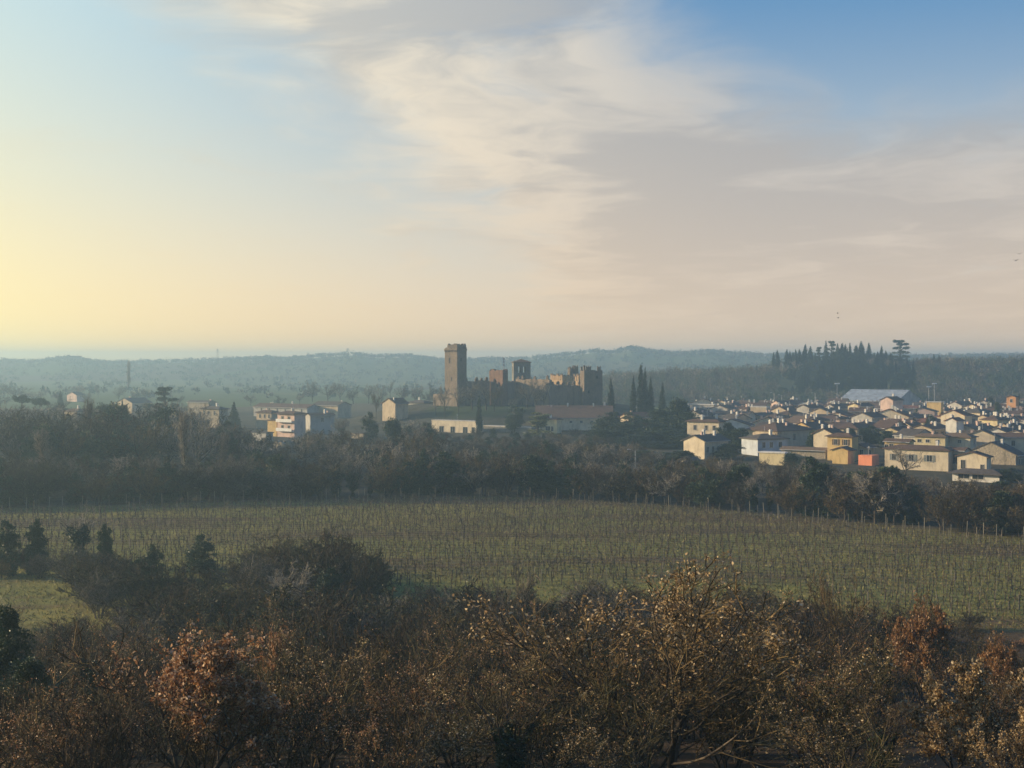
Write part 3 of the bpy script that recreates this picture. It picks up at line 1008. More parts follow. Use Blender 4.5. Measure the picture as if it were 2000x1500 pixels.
house('cream gabled house with one blank sunlit gable wall beside the dark evergreen grove', 1376, 372, 36, 54, 42, 862, 'plaster_cream', 'roof_grey', chim=3, pitch=21,
      wins=[('front', -0.75, 1.5), ('front', -0.3, 1.5), ('front', 0.15, 1.5), ('front', 0.65, 1.5), ('front', -0.5, 4.4, dict(w=1.6, h=2)), ('left', 0.5, 3.2, dict(w=0.7, h=0.7))], seed=1)
house('cream sunlit house with flat eaves half hidden by the dark evergreen grove', 1404, 430, 57, 10, 55, 824, 'plaster_cream', 'roof_brown', 'hip', chim=1, wins=[('left', 0.5, 1.2), ('left', -0.2, 1.2), ('left', -0.7, 1.2)], seed=2)
house('long grey plastered barn house with one window and narrow sunlit end', 1518, 420, 52, 88, 38, 842, 'plaster_tan', 'roof_brown', 'hip', pitch=17, chim=5, wins=[('front', -0.1, 1.0, dict(w=1.1, h=2.0)), ('front', 0.75, 1.0, dict(w=1.1, h=1.8))], seed=3)
house('low house with pale shaded front and grey roof before the long barn house', 1480, 385, 10, 64, 24, 858, 'plaster_blue', 'roof_grey', 'hip', pitch=15, chim=1, minW=8,
      wins=[('front', -0.6, 0.9), ('front', -0.1, 0.9), ('front', 0.5, 0.9), ('front', -0.5, 3.6, dict(w=1.0, h=1.9))], seed=4)
house('weathered cream gabled house with stained sunlit gable behind the yellow house', 1627, 382, 32, 30, 48, 848, 'plaster_cream', 'roof_brown', pitch=24, chim=3, seed=5)
house('yellow house with brown shutters and dark hipped roof', 1664, 366, 41, 18, 52, 853, 'plaster_yellow', 'roof_brown', 'hip', chim=1, wins=[('left', 0.3, 0.8, S2), ('left', -0.5, 0.8, S2)], seed=6)
house('small yellow lean-to annex below the yellow house', 1656, 357, 26, 6, 52, 880, 'plaster_yellow', 'roof_brown', 'gable', chim=0, seed=7, minL=4)
house('house with white-edged terrace roof above the salmon garden block', 1690, 368, 24, 24, 45, 874, 'plaster_tan', 'roof_brown', 'gable', 'x', chim=0, wins=[('left', 0.2, 0.6), ('left', -0.5, 0.6), ('front', 0, 0.8)], seed=8)
house('small bright salmon block with flat roof above the vineyard trees', 1703, 352, 22, 3, 50, 892, 'plaster_salmon', 'plaster_salmon', 'flat', chim=0, ov=0.02, seed=9, minL=4, cat='outbuilding')
house('narrow yellow house with one brown window left of the row with square windows', 1776, 366, 40, 12, 52, 863, 'plaster_yellow', 'roof_brown', 'gable', 'y', chim=1, wins=[('left', 0.45, 0.7, dict(w=1.0, h=1.0)), ('left', 0.85, 0.9)], seed=10)
house('large cream house with grey shutters, balcony door and dark low roof', 1852, 333, 104, 26, 54, 880, 'plaster_cream', 'roof_brown', 'hip', pitch=15, chim=1,
      wins=[('left', 0.15, 1.3, dict(w=1.25, h=1.5, shut='shutter_grey')), ('left', -0.42, 1.3, dict(w=1.25, h=1.5, shut='shutter_grey')), ('left', 0.2, 5.0, dict(w=2.2, h=1.6)), ('left', -0.55, 5.0, dict(w=2.2, h=1.6)), ('left', 0.7, 1.3, S1)], seed=11)
house('narrow cream house with balcony door at the right of the grey-shuttered house', 1884, 334, 26, 14, 50, 880, 'plaster_cream', 'roof_brown', 'gable', 'y', chim=0, wins=[('left', 0.1, 1.0, dict(w=1.2, h=2.2, shut='shutter_grey')), ('left', 0.1, 4.6, dict(w=1.6, h=1.6))], seed=12)
house('pale yellow row house with small square windows under a broad tan roof', 1846, 384, 49, 10, 54, 853, 'plaster_pale_yellow', 'roof_tan', 'hip', pitch=19, chim=1, wins=[('left', 0.7, 0.9, SQ), ('left', 0.15, 0.9, SQ), ('left', -0.5, 0.9, SQ)], seed=13)
house('cream row house with two small square windows and tan roof', 1895, 384, 47, 20, 50, 854, 'plaster_cream', 'roof_tan', 'hip', pitch=19, chim=1, wins=[('left', 0.5, 0.9, SQ), ('left', -0.3, 0.9, SQ), ('front', 0.2, 0.8, dict(w=0.6, h=1.2))], seed=14)
house('tall blank cream gable house right of the square-windowed row', 1943, 388, 45, 14, 56, 852, 'plaster_cream', 'roof_grey', 'gable', 'x', pitch=22, chim=1, seed=15)
house('big stone barn with wide tan gable and dark blue-grey shaded side', 1984, 350, 76, 30, 48, 889, 'rubble_stone', 'roof_grey', 'gable', 'x', pitch=24, chim=1, ov=0.4, wins=[('front', -0.3, 1.0), ('front', 0.3, 1.0), ('front', -0.3, 3.6), ('front', 0.3, 3.6)], seed=16)
house('small cream house with dark doorway at the foot of the stone barn', 1927, 328, 46, 10, 52, 893, 'plaster_cream', 'roof_brown', 'gable', 'x', pitch=16, chim=0, wins=[('left', 0.6, 0.9, dict(w=1.0, h=2.0)), ('left', -0.7, 1.8, dict(w=0.8, h=1.2))], seed=17)
house('low shed with dark roof over a white wall by the right tree belt', 1952, 300, 74, 10, 52, 926, 'plaster_white', 'roof_grey', 'hip', pitch=16, chim=0, ov=1.0, seed=18, cat='shed', minL=4, wins=[('left', 0.5, 0.4, dict(w=2.4, h=0.9)), ('left', -0.1, 0.4, dict(w=2.4, h=0.9))])
house('grey house with shaded blue front at the right edge below the brown roofs', 2010, 410, 40, 30, 48, 851, 'plaster_grey', 'roof_brown', 'gable', 'x', chim=1, wins=[('left', 0.4, 0.8), ('left', -0.3, 0.8)], seed=19)
# the middle of the town
house('tiny bright yellow house with two dark shuttered windows before the wood', 1679, 560, 18, 34, 40, 793, 'plaster_pale_yellow', 'roof_brown', 'gable', 'x', chim=1, wins=[('left', 0.4, 0.6, dict(w=1.3, h=2.0)), ('left', -0.45, 0.6, dict(w=1.3, h=2.0))], seed=20)
house('mustard yellow block with pale flat roof edge right of the warehouse', 1838, 575, 23, 4, 54, 786, 'plaster_yellow', 'plaster_white', 'flat', chim=0, seed=21, ov=0.3)
house('pinkish gabled house in front of the big warehouse', 1744, 590, 19, 26, 42, 782, 'plaster_pink', 'roof_brown', 'gable', 'x', pitch=24, chim=1, seed=22)
house('cream gabled house with red roof in the upper right of town', 1884, 470, 36, 22, 46, 812, 'plaster_cream', 'roof_red', 'gable', 'x', pitch=22, chim=2, seed=23)
house('house with bright red tiled roof below the cream red-roofed gable', 1868, 440, 16, 22, 46, 822, 'plaster_white', 'roof_red', 'gable', 'x', pitch=24, chim=2, seed=24)
house('small orange house high at the right edge below the wood', 1984, 620, 14, 10, 50, 776, 'plaster_orange', 'roof_brown', 'gable', 'x', chim=0, wins=[('left', 0, 0.8)], seed=25)
house('cream house with bright sliver of sunlit wall at far right of town', 1948, 455, 22, 40, 40, 820, 'plaster_pale_yellow', 'roof_brown', 'hip', chim=2, seed=26)
house('pale gable catching the sun among the dark middle roofs', 1786, 455, 28, 30, 46, 836, 'plaster_cream', 'roof_brown', 'gable', 'x', pitch=25, chim=2, seed=27)
house('long grey-white two-storey block with white windows near the evergreen grove', 1394, 585, 50, 8, 55, 791, 'plaster_grey', 'plaster_white', 'flat', chim=0, ov=0.35, seed=28,
      wins=[('left', 0.8, 1.3, dict(w=1.5, h=1.2)), ('left', 0.4, 1.3, dict(w=1.5, h=1.2)), ('left', 0.0, 1.3, dict(w=1.5, h=1.2)), ('left', -0.6, 1.3, dict(w=1.5, h=1.2)), ('left', -0.88, 1.3, dict(w=1.5, h=1.2))])
house('plain tan box building with flat roof in the middle of town', 1497, 565, 28, 5, 54, 796, 'plaster_tan', 'plaster_white', 'flat', chim=0, ov=0.15, seed=29)
house('brown-roofed house with white loggia left of the tan box building', 1462, 580, 24, 24, 44, 800, 'plaster_white', 'roof_brown', 'hip', chim=2, wins=[('left', 0.5, 0.6), ('left', -0.2, 0.6), ('front', 0, 0.6)], seed=30)
house('house with small round-headed pale gable on a dark ridge', 1580, 560, 20, 34, 44, 797, 'plaster_grey', 'roof_brown', 'gable', 'x', pitch=22, chim=3, seed=31)
house('yellow attic gable poking above the long barn house', 1596, 455, 20, 10, 52, 826, 'plaster_yellow', 'roof_brown', 'gable', 'x', pitch=26, chim=1, seed=32)
house('low cream garden building with yellow end before the long barn house', 1532, 352, 44, 6, 54, 886, 'plaster_pale_yellow', 'plaster_white', 'flat', chim=0, ov=0.25, seed=33, cat='outbuilding')
house('long garden wall house with pale tiled coping left of the yellow house', 1612, 372, 76, 4, 55, 880, 'rubble_stone', 'roof_tan', 'gable', 'y', chim=0, seed=34, cat='outbuilding', minL=3)
house('stone ruin of pale rubble below the cream gabled house', 1352, 345, 22, 12, 45, 900, 'rubble_stone', 'roof_grey', 'gable', 'x', chim=0, seed=35, cat='outbuilding')

# warehouse with a pale sheet roof
wd = 720
wo, wL, wW, wH = house('big low warehouse with pale blue-grey sheet metal roof before the wooded ridge', 1752, wd, 96, 74, 52, 784, 'plaster_grey', 'sheet_roof', 'gable', 'y', pitch=19, chim=0, cat='warehouse', name='warehouse', seed=40, ov=0.5)

# convent-like long building under the castle
cv, cvL, cvW, cvH = house('long pale two-storey convent building with brown roof below the castle', 1046, 512, 14, 150, -3, 816, 'plaster_cream', 'roof_brown', 'gable', 'x', pitch=20, chim=5, minW=11, seed=41, cat='building', name='convent_building',
      wins=[('front', -0.62 + 0.27 * k, 4.6, dict(w=1.0, h=1.7)) for k in range(7)] + [('front', -0.62 + 0.27 * k, 1.1, dict(w=0.9, h=0.7)) for k in range(7)])
house('pale square wing with two windows in front of the convent building', 1088, 500, 26, 4, 55, 819, 'plaster_pale_yellow', 'roof_brown', 'hip', chim=1, seed=42, cat='building', wins=[('left', 0.35, 2.6, dict(w=1.9, h=1.6)), ('left', -0.3, 2.6, dict(w=0.9, h=1.6)), ('left', 0.3, 6.0, dict(w=0.9, h=1.2))])
house('annex with patched reddish roof at the right end of the convent building', 1240, 498, 26, 40, 32, 815, 'plaster_tan', 'roof_red', 'gable', 'x', pitch=18, chim=1, seed=43, cat='building', wins=[('front', -0.5, 2.4), ('front', 0.1, 2.4)])
# terrace and retaining walls left of it
house('low sunlit terrace building with cream parapet under the grassy mound', 931, 505, 92, 4, 54, 824, 'plaster_cream', 'stone_trim', 'flat', chim=0, ov=0.06, seed=44, cat='building', minL=4,
      wins=[('left', 0.55, 2.0, dict(w=2.0, h=2.2)), ('left', 0.05, 2.0, dict(w=2.0, h=2.2)), ('left', -0.5, 2.0, dict(w=2.0, h=2.2)), ('left', -0.85, 2.0, dict(w=1.4, h=2.2))])
house('shaded arcade building with dark arches between cypress and pale tree', 1038, 500, 96, 4, 50, 836, 'grey_stone', 'stone_trim', 'flat', chim=0, ov=0.1, seed=45, cat='building', minL=4,
      wins=[('left', -0.85 + 0.34 * k, 1.3, dict(w=1.5, h=3.0)) for k in range(6)])
# left side of the valley
ab, aL, aW, aH = house('pinkish four-storey apartment block with balconies among bare trees', 575, 480, 38, 18, 52, 808, 'plaster_pink', 'roof_brown', 'hip', pitch=13, chim=1, seed=46, cat='apartment block', name='apartment_block', ov=0.9,
      wins=[('left', u, 1.0 + 3.1 * k, dict(w=1.1, h=1.5)) for k in range(4) for u in (-0.35, 0.4)])
for k in range(3):
    zf = aH - 3.1 * (k + 1) + 0.1
    MB().box(-aL / 2 - 1.1, -aL / 2 - 0.003, -aW / 2 + 0.3, aW / 2 - 0.3, zf, zf + 0.18).box(-aL / 2 - 1.1, -aL / 2 - 1.0, -aW / 2 + 0.3, aW / 2 - 0.3, zf + 0.183, zf + 1.1).build('balcony', MAT['white_paint'], ab)
house('small mustard yellow block touching the apartment block', 540, 486, 20, 4, 54, 822, 'plaster_yellow', 'roof_brown', 'flat', chim=0, seed=47, ov=0.2)
house('dark-roofed house hidden behind the apartment block', 606, 500, 12, 44, 30, 812, 'plaster_grey', 'roof_brown', 'gable', 'x', chim=2, seed=48, wins=[('front', 0, 0.8)])
house('long low pale house with dark roof left of the apartment block', 530, 540, 34, 14, 52, 806, 'plaster_tan', 'roof_brown', 'hip', chim=1, seed=49, wins=[('left', u, 0.7) for u in (-0.7, -0.1, 0.5)])
house('long dark-roofed row with white wall above the apartment block', 600, 640, 120, 6, 55, 797, 'plaster_grey', 'roof_brown', 'gable', 'y', chim=3, seed=50, minL=9, wins=[('left', 0.1 * k - 0.8, 0.6) for k in range(0, 16, 3)])
house('long low roof with bright white gutter right of the dark-roofed row', 660, 640, 56, 6, 55, 792, 'plaster_tan', 'roof_grey', 'gable', 'y', chim=1, seed=51, minL=9)
house('brown house with hipped roof on the slope left of the castle', 772, 545, 28, 24, 42, 788, 'plaster_tan', 'roof_brown', 'gable', 'x', pitch=24, chim=1, seed=52)
house('dark-roofed house behind the bushes left of the castle', 828, 590, 34, 16, 50, 787, 'plaster_grey', 'roof_grey', 'hip', chim=1, seed=53)
house('grey villa with hipped roof on the misty left slope', 428, 540, 44, 14, 52, 799, 'rubble_stone', 'roof_grey', 'hip', chim=1, seed=54, wins=[('left', u, 0.8) for u in (-0.5, 0.1, 0.6)])
house('misty white-edged farmhouse right of the cedar', 408, 680, 50, 10, 54, 786, 'rubble_stone', 'roof_grey', 'gable', 'y', chim=1, seed=55)
house('brown-roofed villa hidden in trees at the far left', 150, 520, 34, 18, 48, 804, 'plaster_tan', 'roof_brown', 'hip', chim=1, seed=56, wins=[('left', u, 1.0) for u in (-0.5, 0.3)])
house('misty long house with pale end wall left of the cedar', 258, 700, 40, 30, 48, 787, 'plaster_tan', 'roof_grey', 'gable', 'x', chim=1, seed=57)
house('misty pale farmhouse near the left poplar', 150, 900, 26, 12, 50, 772, 'plaster_pink', 'roof_grey', 'gable', 'x', chim=0, seed=58)
house('narrow pale house between cypresses and cedar on the left', 230, 560, 12, 10, 48, 800, 'rubble_stone', 'roof_grey', 'gable', 'x', chim=0, seed=59)
house('low shed with pale roof edge left of the stone ruin', 520, 455, 34, 6, 54, 846, 'plaster_grey', 'roof_grey', 'flat', chim=0, ov=0.3, seed=60, cat='shed')
house('grey low building below the yellow pasture fence left of the castle', 712, 470, 30, 10, 50, 848, 'rubble_stone', 'roof_grey', 'flat', chim=0, ov=0.1, seed=61, cat='outbuilding')

# ruined stone tower on the left slope
rr = random.Random(5)
rp = P(566, 864, 400)
ruin = empty('ruined_tower', (rp.x, 400, hz(rp.x, 400) - 1), math.radians(50))
tag(ruin, 'pale ruined stone wall tower with buttress below the apartment block', 'ruin')
rh = rp.z - (hz(rp.x, 400) - 1)
ragged_box(4.5, 7.0, 0, rh, rr, 0.5).build('tower_wall', MAT['rubble_stone'], ruin)
q = ragged_box(3.0, 3.0, 0, rh * 0.9, rr, 0.4).build('buttress', MAT['rubble_stone'], ruin); q.location = (1.6, -3.0, 0)
q = ragged_box(9.0, 1.6, 0, rh * 0.45, rr, 0.5, hollow=0.4).build('wall_stub', MAT['rubble_stone'], ruin); q.location = (4.6, 0.5, 0)
q = ragged_box(1.6, 8.0, 0, rh * 0.35, rr, 0.5, hollow=0.4).build('wall_stub', MAT['rubble_stone'], ruin); q.location = (-1.7, 1.5, 0)

# the remaining roofs of the town, each house on its own plot
def fill_town():
    rng = random.Random(77)
    walls = ['plaster_cream', 'plaster_tan', 'plaster_white', 'plaster_pink', 'plaster_pale_yellow', 'plaster_grey', 'plaster_yellow']
    ww = [4, 5, 2, 2, 1.5, 4, 0.8]
    nice = {'plaster_cream': 'cream', 'plaster_tan': 'tan', 'plaster_white': 'white', 'plaster_pink': 'pinkish', 'plaster_pale_yellow': 'pale yellow', 'plaster_grey': 'grey', 'plaster_yellow': 'yellow'}
    rnice = {'roof_brown': 'brown', 'roof_grey': 'grey', 'roof_red': 'red', 'roof_tan': 'tan'}
    zones = [(1330, 1440, 'near evergreen grove'), (1440, 1560, 'above the long barn house'), (1560, 1680, 'above the yellow house'), (1680, 1780, 'below the warehouse'),
             (1780, 1880, 'above the tan-roofed row'), (1880, 2060, 'at right end of town')]
    for d in (402, 426, 450, 474, 498, 522, 548, 575, 604, 634, 665, 696):
        px = 1335 + rng.uniform(0, 25)
        while px < 2150:
            wpx = rng.uniform(8.0, 13.0) * F / d
            x = X(px + wpx / 2, d) ; y = d + rng.uniform(-7, 7)
            ok = all((x - hx) ** 2 + (y - hy) ** 2 > (r + 4.0) ** 2 for hx, hy, r in HOUSE_SPOTS)
            if d < 470 and 1330 < px < 1460: ok = False
            if d < 430 and px < 1700: ok = False
            if ok and rng.random() < 0.93:
                L = rng.uniform(8, 14); W = rng.uniform(6.5, 9.0); H = rng.uniform(4.2, 6.4) + 0.6
                if d < 470: H = min(H, 5.2)
                if 1640 < px < 1850 and d > 560: H = min(H, 4.6)
                ph = math.radians(rng.choice([rng.uniform(32, 50), rng.uniform(38, 56), rng.uniform(-30, -10)]))
                wall = rng.choices(walls, ww)[0]
                roofm = rng.choices(['roof_brown', 'roof_grey', 'roof_red', 'roof_tan'], [7, 3, 1, 1])[0]
                o = empty('house', (x, y, hz(x, y) - 0.6), ph)
                wins = []
                for f in ('left', 'front'):
                    for u in (-0.5, 0.1, 0.6):
                        if rng.random() < 0.6:
                            wins.append((f, u, 0.9, dict(shut=rng.choice([None, 'shutter_brown', 'shutter_green']))))
                fill_house(o, L, W, H, wall, roofm, rng.choice(['gable', 'gable', 'hip']), rng.choice(['x', 'x', 'y']), rng.uniform(15, 22), 0.5, rng.randint(1, 4), wins, rng)
                HOUSE_SPOTS.append((x, y, max(L, W) / 2 - 0.5))
                pxx = PXof(x, y)
                zn = [z for z in zones if z[0] <= pxx < z[1]]
                zn = zn[0][2] if zn else 'behind town roofs'
                row = 'near' if d < 520 else 'far'
                later(o, f'{nice[wall]} house with {rnice[roofm]} roof', f'{zn}, {row} rows', 'house', 'houses of the town', pxx)
            px += wpx * rng.uniform(0.95, 1.25)


fill_town()


# poles, floodlights, pylons
def pole(label, px, py_top, d, kind, h=None, group=None, cat='lamp post', name='lamp_post'):
    p = P(px, py_top, d)
    zg = hz(p.x, d)
    H = p.z - zg
    o = empty(name, (p.x, d, zg))
    tag(o, label, cat, group)
    MB().tube((0, 0, -0.3), (0, 0, H), 0.17, 0.10, 8).build('pole', MAT['metal_grey'], o)
    if kind == 'flood':
        MB().box(-1.3, 1.3, -0.12, 0.12, H + 0.003, H + 0.25).build('crossbar', MAT['metal_grey'], o)
        for s in (-0.95, -0.3, 0.35, 0.98):
            MB().box(s - 0.27, s + 0.27, -0.42, -0.13, H - 0.1, H + 0.55).build('floodlight', MAT['lamp_white'], o)
    elif kind == 'street':
        MB().tube((0, 0, H - 0.1), (-1.3, 0, H + 0.25), 0.07, 0.05, 6).build('arm', MAT['metal_grey'], o)
        MB().box(-1.9, -1.2, -0.14, 0.14, H + 0.2, H + 0.36).build('lamp_head', MAT['lamp_white'], o)
    return o


pole('left floodlight mast of the pair beside the warehouse', 1814, 756, 740, 'flood', cat='floodlight', name='floodlight_mast')
pole('right taller floodlight mast of the pair beside the warehouse', 1825, 750, 760, 'flood', cat='floodlight', name='floodlight_mast')
pole('lone floodlight mast rising above the middle town roofs', 1635, 750, 700, 'flood', cat='floodlight', name='floodlight_mast')
pole('thin mast with small lamp left of the lone floodlight mast', 1592, 768, 700, 'street')
pole('slim street lamp above the tan box building', 1512, 768, 690, 'street')
pole('slim street lamp next to the white loggia house', 1527, 772, 690, 'street')
pole('pale utility pole below the convent annex', 1241, 880, 330, 'street', cat='utility pole', name='utility_pole')


def pylon(label, px, py_top, d):
    p = P(px, py_top, d)
    zg = hz(p.x, d)
    H = p.z - zg
    o = empty('pylon', (p.x, d, zg))
    tag(o, label, 'pylon')
    b = MB()
    w0, w1 = 1.6, 0.4
    for sx in (-1, 1):
        for sy in (-1, 1):
            b.tube((sx * w0, sy * w0, 0), (sx * w1, sy * w1, H), 0.16, 0.12, 4)
    b.build('lattice_leg', MAT['metal_dark'], o)
    for k, zf in enumerate((0.72, 0.84, 0.95)):
        MB().box(-3 + 0.6 * k, 3 - 0.6 * k, -0.2, 0.2, H * zf, H * zf + 0.35).build('cross_arm', MAT['metal_dark'], o)
    br = MB()
    for k in range(7):
        z0, z1 = H * k / 7, H * (k + 1) / 7
        wa = w0 + (w1 - w0) * k / 7; wb = w0 + (w1 - w0) * (k + 1) / 7
        br.tube((-wa, -wa, z0), (wb, -wb, z1), 0.10, 0.10, 3); br.tube((wa, -wa, z0), (-wb, -wb, z1), 0.10, 0.10, 3)
    br.build('bracing', MAT['metal_dark'], o)


pylon('faint lattice pylon on the far ridge at the left', 425, 681, 2150)
pylon('faint lattice pylon on the far ridge left of the castle keep', 679, 680, 2150)
pylon('faint lattice pylon on the far ridge behind the right castle tower', 1292, 682, 2150)

# hilltop villa on the far ridge
vp = P(140, 700, 2100)
vo = empty('hilltop_villa', (vp.x, 2100, hz(vp.x, 2100)), 0.2)
tag(vo, 'hazy hilltop villa with small tower on the far left ridge', 'villa')
MB().box(-2.5, 14, -4, 4, 0, 9).build('wall', MAT['plaster_tan'], vo)
MB().box(-6, -2.45, -2.5, 2.5, 0, 12).build('tower', MAT['plaster_tan'], vo)
rm_, _ = roof_gable(16.5, 8, 9.02, 0.3, 0.5); q = rm_.build('roof', MAT['roof_brown'], vo); q.location = (5.75, 0, 0)

# ================================================================ plant generators
def unit(v):
    return v / np.maximum(np.linalg.norm(v, axis=-1, keepdims=True), 1e-9)


def sprout(P0, R0, n, k, lenf, ang, gnarl, up, tmin, rng, rfac=0.6, tmax=1.0, lvar=0.35, tip=0.35, tshort=0.45):
    """n children on every branch polyline of P0 (N,K+1,3); returns their polylines and radii"""
    N, K1, _ = P0.shape
    K = K1 - 1
    t = tmin + (tmax - tmin) * (np.arange(n)[None, :] + rng.random((N, n))) / n
    fi = np.clip(t * K, 0, K - 1e-4)
    i = fi.astype(int); fr = (fi - i)[..., None]
    r = np.arange(N)[:, None]
    a, b = P0[r, i], P0[r, i + 1]
    start = a + (b - a) * fr
    tan = unit(b - a)
    rad = R0[r, i] + (R0[r, i + 1] - R0[r, i]) * fr[..., 0]
    plen = np.linalg.norm(np.diff(P0, axis=1), axis=-1).sum(1)[:, None]
    w = rng.normal(size=(N, n, 3))
    w = unit(w - (w * tan).sum(-1, keepdims=True) * tan)
    an = np.radians(ang) * (0.7 + 0.6 * rng.random((N, n, 1)))
    d = (np.cos(an) * tan + np.sin(an) * w).reshape(-1, 3)
    L = (plen * lenf * (1 - tshort * t) * (1 - lvar + 2 * lvar * rng.random((N, n)))).reshape(-1)
    start = start.reshape(-1, 3)
    M = len(d)
    out = np.zeros((M, k + 1, 3)); out[:, 0] = start
    for s in range(k):
        d = unit(d + gnarl * rng.normal(size=(M, 3)) + np.array([0, 0, up]))
        out[:, s + 1] = out[:, s] + d * (L / k)[:, None]
    r0 = rad.reshape(-1) * rfac
    R = r0[:, None] * (1 - (1 - tip) * np.linspace(0, 1, k + 1)[None, :])
    return out, R


def tubes(Pl, R, m, rng):
    """(N,k+1,3) polylines -> verts, quads; m sides (2 = thin strip)"""
    N, K1, _ = Pl.shape
    ax = unit(Pl[:, -1] - Pl[:, 0])
    u = rng.normal(size=(N, 3)); u = unit(u - (u * ax).sum(-1, keepdims=True) * ax)
    w = np.cross(ax, u)
    if m == 2:
        off = np.stack([u, -u], 1)
    else:
        a = 2 * np.pi * np.arange(m) / m
        off = u[:, None] * np.cos(a)[None, :, None] + w[:, None] * np.sin(a)[None, :, None]
    V = Pl[:, :, None, :] + off[:, None] * R[:, :, None, None]
    V = V.reshape(-1, 3)
    base = (np.arange(N) * K1 * m)[:, None, None]
    s = np.arange(K1 - 1)[None, :, None] * m
    if m == 2:
        j = np.zeros(1, int)[None, None, :]; jn = j + 1
    else:
        j = np.arange(m)[None, None, :]; jn = (j + 1) % m
    q = np.stack([base + s + j, base + s + jn, base + s + m + jn, base + s + m + j], -1).reshape(-1, 4)
    return V, q


def join(parts):
    """[(V, F)] -> V, [F...] with offsets"""
    Vs, Fs, k = [], [], 0
    for V, Fc in parts:
        Vs.append(V); Fs.append(np.asarray(Fc) + k); k += len(V)
    return np.concatenate(Vs), Fs


def leaf_quads(C, size, rng, up=0.0, aspect=0.55, svar=0.4, axis=None):
    """folded leaf (two triangles as one kite) at every centre"""
    M = len(C)
    a = rng.normal(size=(M, 3)); a[:, 2] += up
    if axis is not None:
        a = axis + 0.5 * rng.normal(size=(M, 3))
    a = unit(a)
    b = rng.normal(size=(M, 3)); b = unit(b - (b * a).sum(-1, keepdims=True) * a)
    c = np.cross(a, b)
    s = (size * (1 - svar + 2 * svar * rng.random(M)))[:, None]
    V = np.stack([C - a * s * 0.5, C + b * s * aspect * 0.5 + c * s * 0.12, C + a * s * 0.5, C - b * s * aspect * 0.5 + c * s * 0.12], 1).reshape(-1, 3)
    i = (np.arange(M) * 4)[:, None]
    return V, i + np.array([[0, 1, 2, 3]])


def trunk_line(h, lean, k, rng, r0, r1, wob=0.04):
    p = np.zeros((1, k + 1, 3))
    z = np.linspace(0, 1, k + 1)
    p[0, :, 2] = z * h
    p[0, :, 0] = lean[0] * z ** 1.4 * h + np.cumsum(rng.normal(size=k + 1)) * wob * h * 0.3
    p[0, :, 1] = lean[1] * z ** 1.4 * h + np.cumsum(rng.normal(size=k + 1)) * wob * h * 0.3
    p[0, 0, :2] = 0
    p[0, 0, 2] = -0.4
    return p, (r0 + (r1 - r0) * z)[None, :]


PROTO = {}


